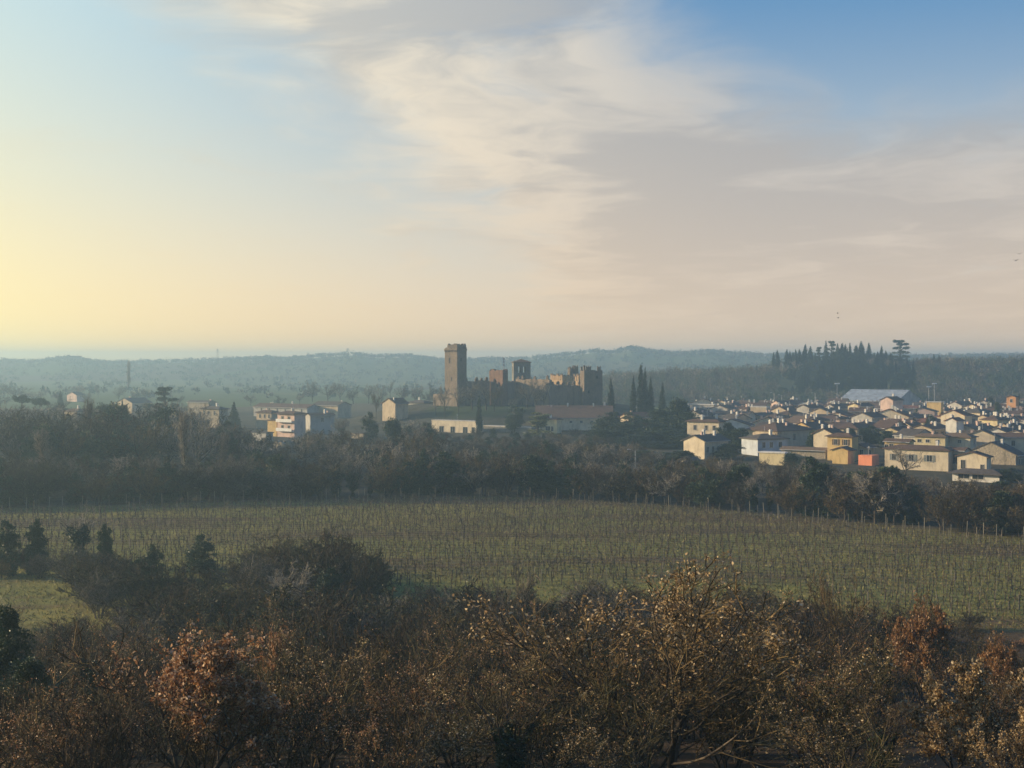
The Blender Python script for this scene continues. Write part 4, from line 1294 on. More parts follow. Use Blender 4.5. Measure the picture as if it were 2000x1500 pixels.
def bare_tree(key, seed, h=8.0, stems=1, th=0.45, limbs=8, br=6, tw=6, fine=5, spread=48, up=0.10, fr=0.011, gn=0.16, twig='twig', leafmat=None, nleaf=0, leaf=0.1,
              leaf_up=0.0, lmin=0.45, ivy=0, ivy_top=0.7, lenf=0.62, leaf_lo=0.0, ivyr=0.55, fk=2, stiff=0.0, limb_len=None, ivyleaf=0.30, thick=1.0):
    """deciduous tree in winter: trunk with limbs, then a crown of ever finer twigs, optional clinging leaves and ivy"""
    rng = np.random.default_rng(seed)
    Ps, Rs = [], []
    for s in range(stems):
        a = 2 * math.pi * (s + 0.3 * rng.random()) / max(stems, 1)
        le = (0.0 if stems == 1 else 0.38) * (0.6 + 0.6 * rng.random())
        p, r = trunk_line(h * (th if stems == 1 else th * (0.8 + 0.4 * rng.random())), (le * math.cos(a) + 0.06 * rng.normal(), le * math.sin(a) + 0.06 * rng.normal()), 6, rng,
                          0.022 * h * (1 if stems == 1 else 0.55), 0.013 * h * (1 if stems == 1 else 0.5))
        if stems > 1:
            p[0, :, 0] += 0.05 * h * math.cos(a); p[0, :, 1] += 0.05 * h * math.sin(a)
        Ps.append(p); Rs.append(r)
    P0, R0 = np.concatenate(Ps), np.concatenate(Rs)
    P1, R1 = sprout(P0, R0, limbs, 6, limb_len or 0.95 * (0.55 / th) ** 0.5, spread, gn * 0.8, up, lmin, rng, 0.62, lvar=0.22, tip=0.3, tshort=0.15)
    P2, R2 = sprout(P1, R1, br, 4, lenf * 0.72, 46, gn, up * 0.9, 0.18, rng, 0.55, lvar=0.3)
    P3, R3 = sprout(P2, R2, tw, 3, lenf * 0.9, 44, gn, up * 0.8, 0.12, rng, 0.6, lvar=0.4)
    P4, R4 = sprout(P3, R3, fine, fk, lenf * 0.95, 40, gn, up * 0.8 + stiff, 0.10, rng, 0.7, lvar=0.45)
    fm = fr
    R2 = np.clip(R2, fm * 1.6 * thick, None); R3 = np.clip(R3, fm * 1.1 * thick, fm * 2.2 * thick); R4 = np.clip(R4, fm * 0.55, fm)
    R4[:, -1] *= 0.5
    V, Fs = join([tubes(P0, R0, 7, rng), tubes(P1, R1, 5, rng)])
    trunk = mesh_np('trunk', V, Fs, [MAT['bark']], [0] * len(Fs), True)
    parts = [tubes(P2, R2, 3, rng), tubes(P3, R3, 2, rng), tubes(P4, R4, 2, rng)]
    mi = [0, 0, 0]
    mats = [MAT[twig]]
    if nleaf:
        allp = P4.reshape(-1, 3)
        if leaf_lo is not None:
            zc = allp[:, 2]
        C = allp[rng.integers(0, len(allp), nleaf * 2)]
        # leaves hang on in patches
        w = np.sin(C[:, 0] * 1.1 + seed) + np.sin(C[:, 1] * 1.3 + 2 * seed) + np.sin(C[:, 2] * 1.2 + seed * 3) + rng.normal(size=len(C)) * 0.8
        C = C[np.argsort(-w)[:nleaf]] + rng.normal(size=(nleaf, 3)) * 0.05
        parts.append(leaf_quads(C, leaf, rng, leaf_up)); mi.append(1); mats.append(MAT[leafmat])
    V, Fs = join(parts)
    crown = mesh_np('crown', V, Fs, mats, mi)
    res = {'trunk': trunk, 'crown': crown}
    if ivy:
        cand = np.concatenate([P0[:, :, :].reshape(-1, 3), P1[:, :4].reshape(-1, 3)])
        segs = np.concatenate([np.stack([P0[:, :-1], P0[:, 1:]], 2).reshape(-1, 2, 3), np.stack([P1[:, :3], P1[:, 1:4]], 2).reshape(-1, 2, 3)])
        wt_ = np.ones(len(segs)); wt_[:P0.shape[0] * (P0.shape[1] - 1)] = 7.0
        segi = rng.choice(len(segs), ivy, p=wt_ / wt_.sum())
        t = rng.random((ivy, 1))
        C = segs[segi, 0] * (1 - t) + segs[segi, 1] * t
        keep = C[:, 2] < h * ivy_top
        C = C[keep]
        off = unit(rng.normal(size=C.shape)) * (ivyr * (0.3 + 0.7 * rng.random((len(C), 1))) * (0.7 + 0.5 * np.sin(C[:, 2:3] * 2.3 + seed)))
        V, q = leaf_quads(C + off, ivyleaf, rng, 0.0, 0.8)
        res['ivy'] = mesh_np('ivy', V, [q], [MAT['ivy_leaf']], [0])
    PROTO[key] = res
    return res


def clump_tree(key, seed, h, clumps, n, size, mat, trunk_h, trunk_r=0.18, up=0.4, limbs=True, aspect=0.6, shell=0.55):
    """evergreen: leaf faces gathered in clumps (cx, cy, cz, rx, rz) on a trunk with limbs"""
    rng = np.random.default_rng(seed)
    p, r = trunk_line(trunk_h, (0.02, 0.01), 6, rng, trunk_r, trunk_r * 0.5)
    parts = [tubes(p, r, 7, rng)]
    if limbs:
        L = []
        for (cx, cy, cz, rx, rzz) in clumps:
            z0 = min(max(cz - 0.5 * rx - 0.4, trunk_h * 0.35), trunk_h * 0.98)
            a = np.array([0.02 * z0, 0.01 * z0, z0]); b = np.array([cx, cy, cz])
            L.append([a, a + (b - a) * 0.5 + np.array([0, 0, 0.08 * h * 0.3]), b])
        L = np.array(L)
        parts.append(tubes(L, np.tile(np.array([[trunk_r * 0.4, trunk_r * 0.28, trunk_r * 0.1]]), (len(L), 1)), 4, rng))
    V, Fs = join(parts)
    trunk = mesh_np('trunk', V, Fs, [MAT['bark']], [0] * len(Fs), True)
    vol = np.array([c[3] ** 2 * c[4] for c in clumps]) ** 0.72
    ci = rng.choice(len(clumps), n, p=vol / vol.sum())
    cl = np.array(clumps)[ci]
    dv = unit(rng.normal(size=(n, 3)))
    rad = (shell + (1 - shell) * rng.random((n, 1)) ** 0.6) * (1 + 0.22 * np.sin(5 * dv[:, :1] + ci[:, None]) + 0.14 * rng.normal(size=(n, 1)))
    C = cl[:, :3] + dv * rad * np.stack([cl[:, 3], cl[:, 3], cl[:, 4]], -1)
    V, q = leaf_quads(C, size, rng, up, aspect, axis=dv + np.array([0, 0, up]))
    crown = mesh_np('crown', V, [q], [MAT[mat]], [0])
    PROTO[key] = {'trunk': trunk, 'crown': crown}


def blob_clumps(rng, n, rx, z0, z1, cr):
    out = []
    for _ in range(n):
        t = rng.random()
        z = z0 + (z1 - z0) * t
        w = rx * math.sqrt(max(0.05, 1 - (2 * t - 0.8) ** 2 * 0.75))
        a = rng.uniform(0, 2 * math.pi); q = w * math.sqrt(rng.random()) * 0.85
        s = cr * rng.uniform(0.7, 1.3)
        out.append((q * math.cos(a), q * math.sin(a), z, s, s * rng.uniform(0.7, 1.0)))
    return out


def make_protos():
    # middle distance, bare
    for i in range(5):
        bare_tree(f'bare{i}', 10 + i, 8.0, 1, [0.45, 0.38, 0.5, 0.42, 0.35][i], 10, 7, 7, 8, [46, 55, 42, 50, 58][i], 0.09, 0.017, lmin=0.35, twig=['twig_grey', 'twig_grey', 'twig', 'twig_grey', 'twig_dark'][i])
    for i in range(3):
        bare_tree(f'shrub{i}', 30 + i, 5.0, 6, 0.45, 6, 6, 6, 6, 46, 0.12, 0.013, lmin=0.12, twig=['twig', 'twig_dark', 'wood_twig'][i], nleaf=[900, 2200, 500][i], leafmat='bush_leaf', leaf=0.16)
    for i in range(3):
        bare_tree(f'ivytree{i}', 40 + i, 8.5, 1, 0.55, 9, 6, 6, 6, 40, 0.12, 0.016, lmin=0.3, twig='twig_grey', ivy=5200, ivy_top=[0.75, 0.62, 0.85][i], ivyr=[0.75, 0.65, 1.0][i])
    for i in range(2):
        bare_tree(f'poplar{i}', 50 + i, 16.0, 1, 0.95, 34, 7, 6, 6, 26, 0.24, 0.022, gn=0.10, twig='twig_grey', lenf=0.9, lmin=0.12, limb_len=0.24)
        # keep it columnar: short steep limbs
    for i in range(2):
        bare_tree(f'birch{i}', 55 + i, 9.0, 1, 0.8, 12, 5, 5, 6, 34, 0.1, 0.014, limb_len=0.5, lmin=0.3, twig='twig_grey')
    # evergreens
    for i in range(3):
        rng = random.Random(60 + i)
        clump_tree(f'evergreen{i}', 60 + i, 8, blob_clumps(rng, 20, 2.6, 1.6, 6.8, 1.1) + blob_clumps(rng, 34, 3.0, 1.4, 7.6, 0.55), 10000, 0.28, 'evergreen_leaf', 5.5, 0.2, shell=0.3)
    for i in range(2):
        rng = random.Random(66 + i)
        clump_tree(f'ivymass{i}', 66 + i, 7, blob_clumps(rng, 18, 1.9, 0.2, 5.6, 0.85) + blob_clumps(rng, 40, 2.2, 0.1, 7.0, 0.42), 11000, 0.22, 'ivy_leaf', 5.0, 0.16, shell=0.2)
    for i in range(3):
        rng = random.Random(70 + i)
        cl = []
        for k in range(26):
            t = (k + 0.5) / 26
            w = [0.95, 0.8, 1.1][i] * (math.sin(math.pi * min(1, 0.16 + t * 0.84)) ** 0.6) * (1 - 0.35 * t)
            for _ in range(2):
                a = rng.uniform(0, 6.28)
                cl.append((0.45 * w * math.cos(a), 0.45 * w * math.sin(a), 0.5 + t * 9.0, max(0.16, w * 0.62), 0.75))
        clump_tree(f'cypress{i}', 70 + i, 10, cl, 6500, 0.26, 'cypress_leaf', 8, 0.14, 1.6, False, 0.35)
    # umbrella pine and layered cedar
    rng = random.Random(81)
    cl = [(rng.uniform(-3, 3), rng.uniform(-3, 3), 8.3 + rng.uniform(-0.5, 0.8), 1.3, 0.7) for _ in range(16)]
    clump_tree('umbrella', 81, 10, cl, 6000, 0.3, 'pine_leaf', 8.2, 0.28)
    cl = []
    for (zc, w) in ((3.2, 4.2), (4.6, 4.6), (6.2, 4.0), (7.8, 3.4), (9.2, 2.8), (10.4, 2.2)):
        off = rng.uniform(-0.8, 1.4)
        for _ in range(8):
            a = rng.uniform(0, 6.28); q = w * math.sqrt(rng.random())
            cl.append((off + q * math.cos(a), q * math.sin(a), zc + rng.uniform(-0.25, 0.25), 1.25, 0.42))
    clump_tree('cedar', 82, 11, cl, 9000, 0.32, 'pine_leaf', 10, 0.35, 0.1)
    cl = []
    for k in range(12):
        t = k / 11; w = 2.4 * (1 - t) + 0.25
        for _ in range(5):
            a = rng.uniform(0, 6.28)
            cl.append((0.65 * w * math.cos(a), 0.65 * w * math.sin(a), 1.3 + t * 8.6, 0.5 * w + 0.12, 0.5))
    clump_tree('conifer', 83, 10.5, cl, 6500, 0.32, 'pine_leaf', 10, 0.2, 0.2)
    cl = []
    for k in range(34):
        t = rng.random(); w = 2.3 * (1 - 0.6 * t)
        a = rng.uniform(0, 6.28); q = w * math.sqrt(rng.random())
        cl.append((q * math.cos(a), q * math.sin(a), 1.6 + t * 9.0, 0.65, 0.45))
    clump_tree('paletree', 84, 11, cl, 9000, 0.30, 'pale_leaf', 10, 0.2, -0.2, shell=0.2)
    # foreground: slender oaks of the scrub, some with clinging leaves
    kw = dict(th=0.42, limbs=9, br=7, tw=7, fine=7, fk=3, spread=46, up=0.12, gn=0.17, lmin=0.3, thick=1.6)
    bare_tree('oak0', 101, 7.2, 3, fr=0.0062, twig='twig', leafmat='oak_leaf_gold', nleaf=4500, leaf=0.09, **{**kw, 'spread': 52, 'up': 0.10, 'limbs': 8, 'th': 0.42, 'lmin': 0.18})
    bare_tree('oak1', 102, 6.0, 2, fr=0.006, twig='twig', leafmat='oak_leaf', nleaf=20000, leaf=0.11, **{**kw, 'limbs': 6, 'fine': 6})
    bare_tree('oak2', 103, 6.0, 2, fr=0.006, twig='twig', leafmat='oak_leaf_gold', nleaf=14000, leaf=0.10, **{**kw, 'limbs': 6, 'fine': 6})
    bare_tree('rust0', 104, 7.0, 2, fr=0.008, twig='twig', leafmat='rust_leaf', nleaf=16000, leaf=0.13, **{**kw, 'limbs': 6, 'fine': 6, 'spread': 60, 'up': 0.05})
    bare_tree('oak3', 107, 6.4, 3, fr=0.0065, twig='twig_moss', leafmat='oak_leaf_gold', nleaf=2600, leaf=0.09, **{**kw, 'spread': 58, 'up': 0.10, 'limbs': 6, 'fine': 7, 'th': 0.42, 'lmin': 0.15})
    for i in range(4):
        bare_tree(f'scrub{i}', 110 + i, 5.6, [3, 4, 3, 5][i], fr=0.0062, twig=['twig', 'twig_moss', 'twig', 'twig_dark'][i], leafmat=['oak_leaf', 'oak_leaf', 'oak_leaf_gold', 'rust_leaf'][i], nleaf=[1500, 350, 1000, 200][i], leaf=0.09,
                  th=0.5, limbs=6, br=6, tw=7, fine=6, fk=3, spread=40, up=0.24, gn=0.15, stiff=0.10, lmin=0.12, thick=1.6)
    bare_tree('scrubivy', 120, 7.0, 1, 0.6, 8, 5, 5, 5, 36, 0.2, 0.008, twig='twig_dark', ivy=20000, ivy_top=0.72, ivyr=0.5, ivyleaf=0.12)
    rng = random.Random(122)
    clump_tree('nearivy', 122, 7, blob_clumps(rng, 30, 1.7, 0.8, 6.6, 0.7), 22000, 0.14, 'ivy_leaf', 5.5, 0.14)


make_protos()
TREES = {'bare': ('bare tree', 'tree'), 'shrub': ('bushy_shrub', 'shrub')}


def plant(key, x, y, h_scale, name, rng, sx=1.0, z=None):
    o = empty(name, (x, y, hz(x, y) if z is None else z), rng.uniform(0, 6.283))
    o.scale = (h_scale * sx, h_scale * sx, h_scale)
    for part, me in PROTO[key].items():
        obj(part, me, o)
    return o


NOMH = {'bare': 8.0, 'shrub': 4.6, 'ivytree': 8.5, 'poplar': 17.0, 'birch': 9.5, 'evergreen': 8.3, 'ivymass': 7.2, 'cypress': 10.2, 'umbrella': 9.8, 'cedar': 11.0, 'conifer': 10.6, 'paletree': 11.2,
        'oak': 7.6, 'rust': 7.2, 'scrub': 5.8, 'scrubivy': 7.5}


def _measure():
    """true height and half width of every plant shape"""
    out = {}
    for k, parts in PROTO.items():
        zs, rs = [], []
        for me in parts.values():
            co = np.empty(len(me.vertices) * 3, dtype=np.float32); me.vertices.foreach_get('co', co); co = co.reshape(-1, 3)
            zs.append(np.percentile(co[:, 2], 99.7)); rs.append(np.percentile(np.hypot(co[:, 0], co[:, 1]), 96))
        out[k] = (float(max(zs)), float(max(rs)))
    return out


DIM = _measure()


def plant_px(key, px, py_top, d, name, rng, wpx=None, label=None, cat='tree', group=None):
    """plant so that its top shows at (px, py_top) when it stands d metres away"""
    p = P(px, py_top, d)
    zg = hz(p.x, d)
    s = max(0.25, (p.z - zg) / DIM[key][0])
    sx = 1.0
    if wpx:
        sx = (wpx * d / F / 2) / (DIM[key][1] * s)
    o = plant(key, p.x, d, s, name, rng, sx)
    if label:
        tag(o, label, cat, group)
    return o

# ================================================================ single trees read off the photograph
rng = random.Random(2024)
# cypresses and evergreens round the castle
plant_px('cypress0', 936, 775, 488, 'cypress_tree', rng, 13, 'lone dark cypress left of the castle middle, above the arcade', 'tree')
plant_px('cypress1', 1193, 742, 540, 'cypress_tree', rng, 14, 'lone dark cypress right beside the castle corner tower', 'tree')
for i, (px, py, w, lab) in enumerate([(1237, 738, 14, 'leftmost cypress of the four standing close together behind the annex'), (1252, 716, 18, 'tallest cypress of the four standing close together behind the annex'),
                                      (1260, 722, 14, 'third cypress of the four standing close together behind the annex'), (1271, 741, 14, 'rightmost cypress of the four standing close together behind the annex')]):
    plant_px(f'cypress{i % 3}', px, py, 530 + 3 * i, 'cypress_tree', rng, w, lab, 'tree', 'cypresses right of the castle')
plant_px('cypress2', 1294, 750, 520, 'cypress_tree', rng, 15, 'dark cypress standing alone right of the four close cypresses', 'tree')
plant_px('paletree', 1051, 806, 470, 'garden_tree', rng, 62, 'pale yellow-green loose tree in front of the convent wall', 'tree')
plant_px('evergreen0', 1005, 792, 505, 'evergreen_tree', rng, 40, 'round dark evergreen below middle of the castle', 'tree')
ev = [(1195, 806, 470, 58), (1222, 826, 455, 60), (1170, 838, 450, 50), (1262, 820, 452, 62), (1292, 800, 470, 50), (1325, 780, 470, 44), (1305, 836, 440, 60), (1338, 806, 455, 48), (1240, 850, 430, 56), (1285, 862, 420, 64), (1325, 850, 425, 50), (1200, 862, 425, 50), (1405, 836, 405, 40), (1440, 838, 400, 48), (1428, 866, 372, 56), (1180, 878, 372, 50), (1215, 884, 360, 54), (1255, 880, 365, 58), (1300, 884, 358, 60), (1335, 880, 352, 44), (1270, 842, 436, 60), (1230, 806, 468, 46), (1310, 812, 462, 50), (1120, 880, 400, 50), (1075, 892, 390, 50), (1150, 872, 415, 52)]
for i, (px, py, d, w) in enumerate(ev):
    o = plant_px(f'evergreen{i % 3}', px, py, d, 'evergreen_tree', rng, w * (1.3 if px < 1345 else 1.1))
    where = 'in the grove right of the convent' if px > 1160 and px < 1345 else ('beside the cream gabled house' if px > 1345 else 'on the slope below convent')
    later(o, 'dark evergreen tree', where, 'tree', 'evergreens below castle', px)
# left side
plant_px('umbrella', 44, 771, 560, 'umbrella_pine', rng, 30, 'left umbrella pine of the pair at the misty left edge', 'tree')
plant_px('umbrella', 80, 777, 556, 'umbrella_pine', rng, 36, 'right umbrella pine of the pair at the misty left edge', 'tree')
plant_px('cedar', 322, 756, 520, 'cedar_tree', rng, 62, 'big layered cedar with flat top above the misty left slope', 'tree')
plant_px('cypress0', 239, 783, 500, 'cypress_tree', rng, 11, 'taller of two small cypresses left of the cedar', 'tree')
plant_px('cypress1', 248, 793, 498, 'cypress_tree', rng, 9, 'shorter of two small cypresses left of the cedar', 'tree')
plant_px('conifer', 457, 787, 505, 'conifer_tree', rng, 30, 'dark pointed conifer left of the apartment block', 'tree')
plant_px('conifer', 118, 764, 700, 'conifer_tree', rng, 16, 'misty pointed conifer on the far left plain', 'tree')
for i, (px, py, d, w, lab) in enumerate([(250, 705, 1150, 14, 'misty lone poplar rising from the far left fields'), (167, 778, 330, 30, 'tall bare poplar with round top on the left slope'), (369, 803, 268, 46, 'tall pale bare poplar behind the left vineyard corner'),
                                         (95, 838, 275, 50, 'wide bare poplar at the far left behind the tree belt'), (190, 800, 420, 30, 'slim bare poplar between villa and cypresses'), (432, 846, 290, 30, 'slim bare poplar right of the tall pale poplar')]):
    plant_px(f'poplar{i % 2}', px, py, d, 'poplar_tree', rng, w, lab, 'tree')
mist = [(232, 753, 900, 30), (262, 762, 900, 24), (285, 758, 940, 26), (192, 752, 1000, 16), (545, 772, 800, 30), (490, 770, 820, 34), (610, 742, 900, 44), (640, 748, 860, 52), (665, 744, 920, 40), (690, 752, 850, 44), (720, 750, 860, 40),
        (745, 750, 820, 40), (785, 752, 800, 36), (812, 750, 800, 36), (838, 748, 780, 40), (150, 752, 960, 34), (120, 768, 760, 40), (30, 752, 900, 60), (70, 762, 880, 60), (0, 770, 820, 60), (585, 768, 840, 24), (762, 742, 1000, 22),
        (350, 772, 800, 24), (170, 764, 820, 30)]
for i, (px, py, d, w) in enumerate(mist):
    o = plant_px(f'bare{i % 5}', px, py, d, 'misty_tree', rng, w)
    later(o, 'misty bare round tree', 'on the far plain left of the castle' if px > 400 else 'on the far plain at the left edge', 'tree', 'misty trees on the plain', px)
# bare trees on the castle mound
for i, (px, py, d, w) in enumerate([(868, 752, 540, 34), (895, 748, 545, 40), (922, 742, 548, 46), (950, 746, 545, 44), (965, 752, 542, 40), (1030, 748, 548, 40), (1046, 736, 550, 54), (1062, 752, 548, 36), (852, 768, 545, 30), (735, 765, 560, 26), (1000, 776, 540, 26)]):
    o = plant_px(['bare0', 'bare3', 'bare1', 'birch0', 'bare2'][i % 5], px, py, d, 'bare_tree', rng, w)
    later(o, 'bare brown tree', 'before the castle walls', 'tree', 'bare trees on the castle mound', px)
for i, (px, py, d, w, lab) in enumerate([(1190, 925, 300, 34, 'pale thin bare tree below convent annex'), (1150, 905, 310, 30, 'pale slender bare tree right of the pale utility pole')]):
    plant_px(f'birch{i}', px, py, d, 'bare_tree', rng, w, lab, 'tree')
plant_px('bare1', 1768, 872, 312, 'bare_tree', rng, 70, 'pale many-branched bare tree before the grey-shuttered house', 'tree')
# greenery between the town houses
for i, (px, py, d, w) in enumerate([(1700, 832, 430, 50), (1735, 842, 420, 44), (1660, 836, 430, 30), (1790, 800, 540, 16), (1948, 786, 540, 18), (1935, 775, 600, 14), (1990, 770, 640, 14), (1580, 892, 330, 50), (1545, 885, 335, 34), (1975, 915, 300, 50), (1958, 940, 270, 50), (1900, 900, 345, 16)]):
    o = plant_px(f'evergreen{i % 3}', px, py, d, 'evergreen_tree', rng, w)
    later(o, 'dark green garden tree', 'between the town houses' if d > 380 else 'in the gardens below town', 'tree', 'garden trees of the town', px)

def town_greenery():
    rng = random.Random(17)
    n = 0
    while n < 34:
        px, d = rng.uniform(1345, 2010), rng.uniform(395, 700)
        x = X(px, d)
        if any((x - hx) ** 2 + (d - hy) ** 2 < (r_ + 1.2) ** 2 for hx, hy, r_ in HOUSE_SPOTS):
            continue
        key = rng.choice(['evergreen0', 'evergreen1', 'bare0', 'bare2', 'cypress0', 'evergreen2'])
        h = rng.uniform(4.0, 7.0)
        o = plant(key, x, d, h / DIM[key][0], {'e': 'evergreen_tree', 'b': 'bare_tree', 'c': 'cypress_tree'}[key[0]], rng, rng.uniform(0.8, 1.0))
        zone = 'left part of town' if px < 1560 else ('middle of town' if px < 1780 else 'right part of town')
        later(o, {'e': 'small dark evergreen', 'b': 'small bare tree', 'c': 'small cypress'}[key[0]], f"in gardens, {zone}, {'near' if d < 500 else 'far'} rows", 'tree', 'garden trees of the town', px)
        HOUSE_SPOTS.append((x, d, 0.5)); n += 1


town_greenery()

# ---------------------------------------------------------------- trees along the vineyard's far edge and up the slope
EDGE_PX = [-300, 0, 200, 600, 900, 1000, 1200, 1400, 1600, 1800, 2000, 2300]
EDGE_D = [235, 242, 244, 256, 262, 265, 256, 240, 225, 211, 201, 188]
# highest row a belt tree may reach, by column, so that it shows what the photograph shows behind it
LIM_PX = [-300, 0, 100, 160, 230, 300, 350, 420, 480, 530, 590, 640, 740, 790, 870, 930, 960, 1040, 1100, 1200, 1330, 1500, 1700, 1760, 1830, 1880, 1960, 2000, 2300]
LIM_Y = [880, 880, 885, 885, 880, 880, 905, 900, 885, 890, 905, 872, 862, 858, 880, 885, 880, 885, 893, 898, 897, 900, 912, 916, 924, 938, 942, 942, 942]


BACK_PX = [-300, 0, 120, 230, 350, 440, 500, 530, 580, 600, 640, 740, 840, 870, 930, 1000, 1040, 1100, 1170, 1250, 1340, 1450, 1600, 1690, 1760, 1850, 1960, 2300]
BACK_Y = [800, 795, 800, 800, 795, 820, 845, 862, 866, 835, 815, 800, 815, 868, 868, 852, 858, 852, 858, 868, 892, 893, 894, 914, 918, 928, 944, 944]


def edge(px):
    return float(np.interp(px, EDGE_PX, EDGE_D))


AREAS = [(-200, 130, 'at left end of belt'), (130, 300, 'in belt below left villa'), (300, 480, 'in belt below cedar'), (480, 620, 'in belt below apartment block'),
         (620, 780, 'in belt left of castle'), (780, 960, 'in belt below castle keep'), (960, 1120, 'in belt below pale tree'), (1120, 1330, 'in belt below evergreen grove'),
         (1330, 1480, 'in belt below cream gabled house'), (1480, 1620, 'in belt below long barn house'), (1620, 1780, 'in belt below salmon block'), (1780, 1900, 'in belt below shuttered house'), (1900, 2200, 'in belt at the right edge')]


def area(px):
    for a, b, n in AREAS:
        if a <= px < b:
            return n
    return 'in belt behind vineyard'


# the darker ivy-clad trees that stand out
for i, (px, py, d, w, key, lab) in enumerate([
        (500, 915, 262, 70, 'ivymass0', 'broad dark ivy-covered tree below apartment block'), (262, 905, 258, 60, 'ivymass1', 'dark ivy-covered tree at the left vineyard corner'), (225, 925, 256, 70, 'ivymass0', 'lower dark bush left of the left corner ivy tree'),
        (655, 890, 268, 66, 'ivytree2', 'leaning ivy-clad tree left of the castle in the tree belt'), (690, 892, 268, 60, 'ivytree0', 'dark ivy-clad tree forming a pair left of castle'), (722, 900, 266, 50, 'ivytree1', 'slender ivy-clad tree right of the ivy pair'),
        (828, 878, 272, 34, 'ivymass1', 'narrow dark ivy column below castle keep'), (872, 884, 274, 62, 'ivymass0', 'broad dark ivy tree below grassy mound'), (148, 925, 254, 40, 'ivymass1', 'dark ivy bush at the far left of the belt'),
        (1590, 896, 234, 66, 'ivymass0', 'tallest dark ivy-clad tree in the right belt'), (1503, 912, 242, 44, 'ivytree0', 'ivy-clad tree left of the tallest dark ivy tree'), (1560, 920, 238, 40, 'ivytree2', 'smaller ivy tree beside the tallest dark ivy tree'),
        (1620, 930, 230, 40, 'ivytree1', 'low ivy tree right of the tallest dark ivy tree'), (1660, 945, 226, 34, 'ivytree0', 'short ivy tree in the right belt below salmon block'), (60, 935, 250, 44, 'ivytree1', 'ivy-clad tree near the left frame edge'),
        (760, 862, 285, 60, 'bare0', 'tall bare tree with visible trunk left of the keep ivy column'), (745, 880, 280, 40, 'birch1', 'thin bare tree beside the tall bare trunk'), (425, 885, 262, 60, 'ivytree1', 'bare tree with ivy trunk below dark conifer')]):
    plant_px(key, px, py, d, 'ivy_tree' if 'ivy' in key else 'bare_tree', rng, w, lab, 'tree')


def grow_belt():
    rng = random.Random(31)
    rows = [(6, 3.0, 0.97), (11, 3.3, 0.97), (17, 3.8, 0.95), (24, 4.2, 0.92), (32, 4.6, 0.9), (41, 5.0, 0.9), (52, 5.4, 0.88), (64, 5.8, 0.85), (78, 6.2, 0.85), (94, 6.6, 0.85), (112, 7.0, 0.85), (132, 7.5, 0.82), (154, 8.0, 0.8), (178, 8.6, 0.8), (204, 9.2, 0.8), (232, 9.8, 0.75), (262, 10.5, 0.7), (292, 11.0, 0.7), (322, 11.0, 0.7)]
    for k, (off, gap, dens) in enumerate(rows):
        px = -180.0 + rng.uniform(0, 30)
        while px < 2210:
            d = edge(px) + off + rng.uniform(-0.25, 0.25) * gap
            step = gap * F / d * rng.uniform(0.75, 1.3)
            lim = float(np.interp(px, LIM_PX, LIM_Y)) if off < 60 else float(np.interp(px, BACK_PX, BACK_Y))
            lim += rng.uniform(-4, 16)
            x = X(px, d)
            zg = hz(x, d)
            room = ZC + (HOR - lim) / F * d - zg
            if off < 30 and any(a < px < b for a, b in ((95, 160), (200, 290), (470, 532), (632, 742), (812, 902), (1485, 1520), (1558, 1625))): px += step; continue
            far_ok = (px < (1340 if off < 215 else 835) if off > 62 else True)
            if px > 1330 and off > 40: far_ok = room > 1.2 and d < 345
            if rng.random() < dens and far_ok and room > 1.6 and all((x - hx) ** 2 + (d - hy) ** 2 > (r + 1.5) ** 2 for hx, hy, r in HOUSE_SPOTS):
                want = rng.uniform(5.4, 8.4) if k < 3 else rng.uniform(6.8, 10.0)
                if px < 560 and k >= 3: want *= 1.5
                if px < 430 and off > 100: room += 2.2; want *= 1.1
                h = min(want, room)
                t = rng.random()
                if h < 4.0:
                    key = f'shrub{rng.randrange(3)}'
                elif k < 2 and t < 0.45:
                    key = f'shrub{rng.randrange(3)}'
                elif t > 0.90 or (t > 0.78 and k < 4) or (t > 0.82 and k >= 8 and 620 < px < 1340):
                    key = f'evergreen{rng.randrange(3)}' if rng.random() < 0.6 else f'ivymass{rng.randrange(2)}'
                elif t < 0.60:
                    key = f'bare{rng.randrange(5)}'
                elif t < 0.72:
                    key = f'shrub{rng.randrange(3)}'
                elif t < 0.86:
                    key = f'ivytree{rng.randrange(3)}'
                else:
                    key = f'birch{rng.randrange(2)}'
                s = h / DIM[key][0]
                wide = rng.uniform(0.95, 1.35)
                if key.startswith('shrub'): wide *= 1.15
                o = plant(key, x, d, s, {'b': 'bare_tree', 's': 'bare_shrub', 'i': 'ivy_tree', 'e': 'evergreen_tree'}[key[0]], rng, wide)
                size = 'tall' if h > 7.4 else ('low' if h < 4.6 else 'medium')
                what = {'bare': 'grey-brown bare tree', 'shru': 'bare brown shrub', 'ivyt': 'ivy-trunked bare tree', 'birc': 'slender bare tree', 'ever': 'dark evergreen', 'ivym': 'ivy-smothered tree'}[key[:4]]
                rowname = 'front row' if k < 3 else ('middle rows' if k < 6 else 'back rows')
                later(o, f'{size} {what}', f'{area(px)}, {rowname}', 'shrub' if key[0] == 's' else 'tree', 'trees and shrubs behind the vineyard', px)
            px += step


grow_belt()


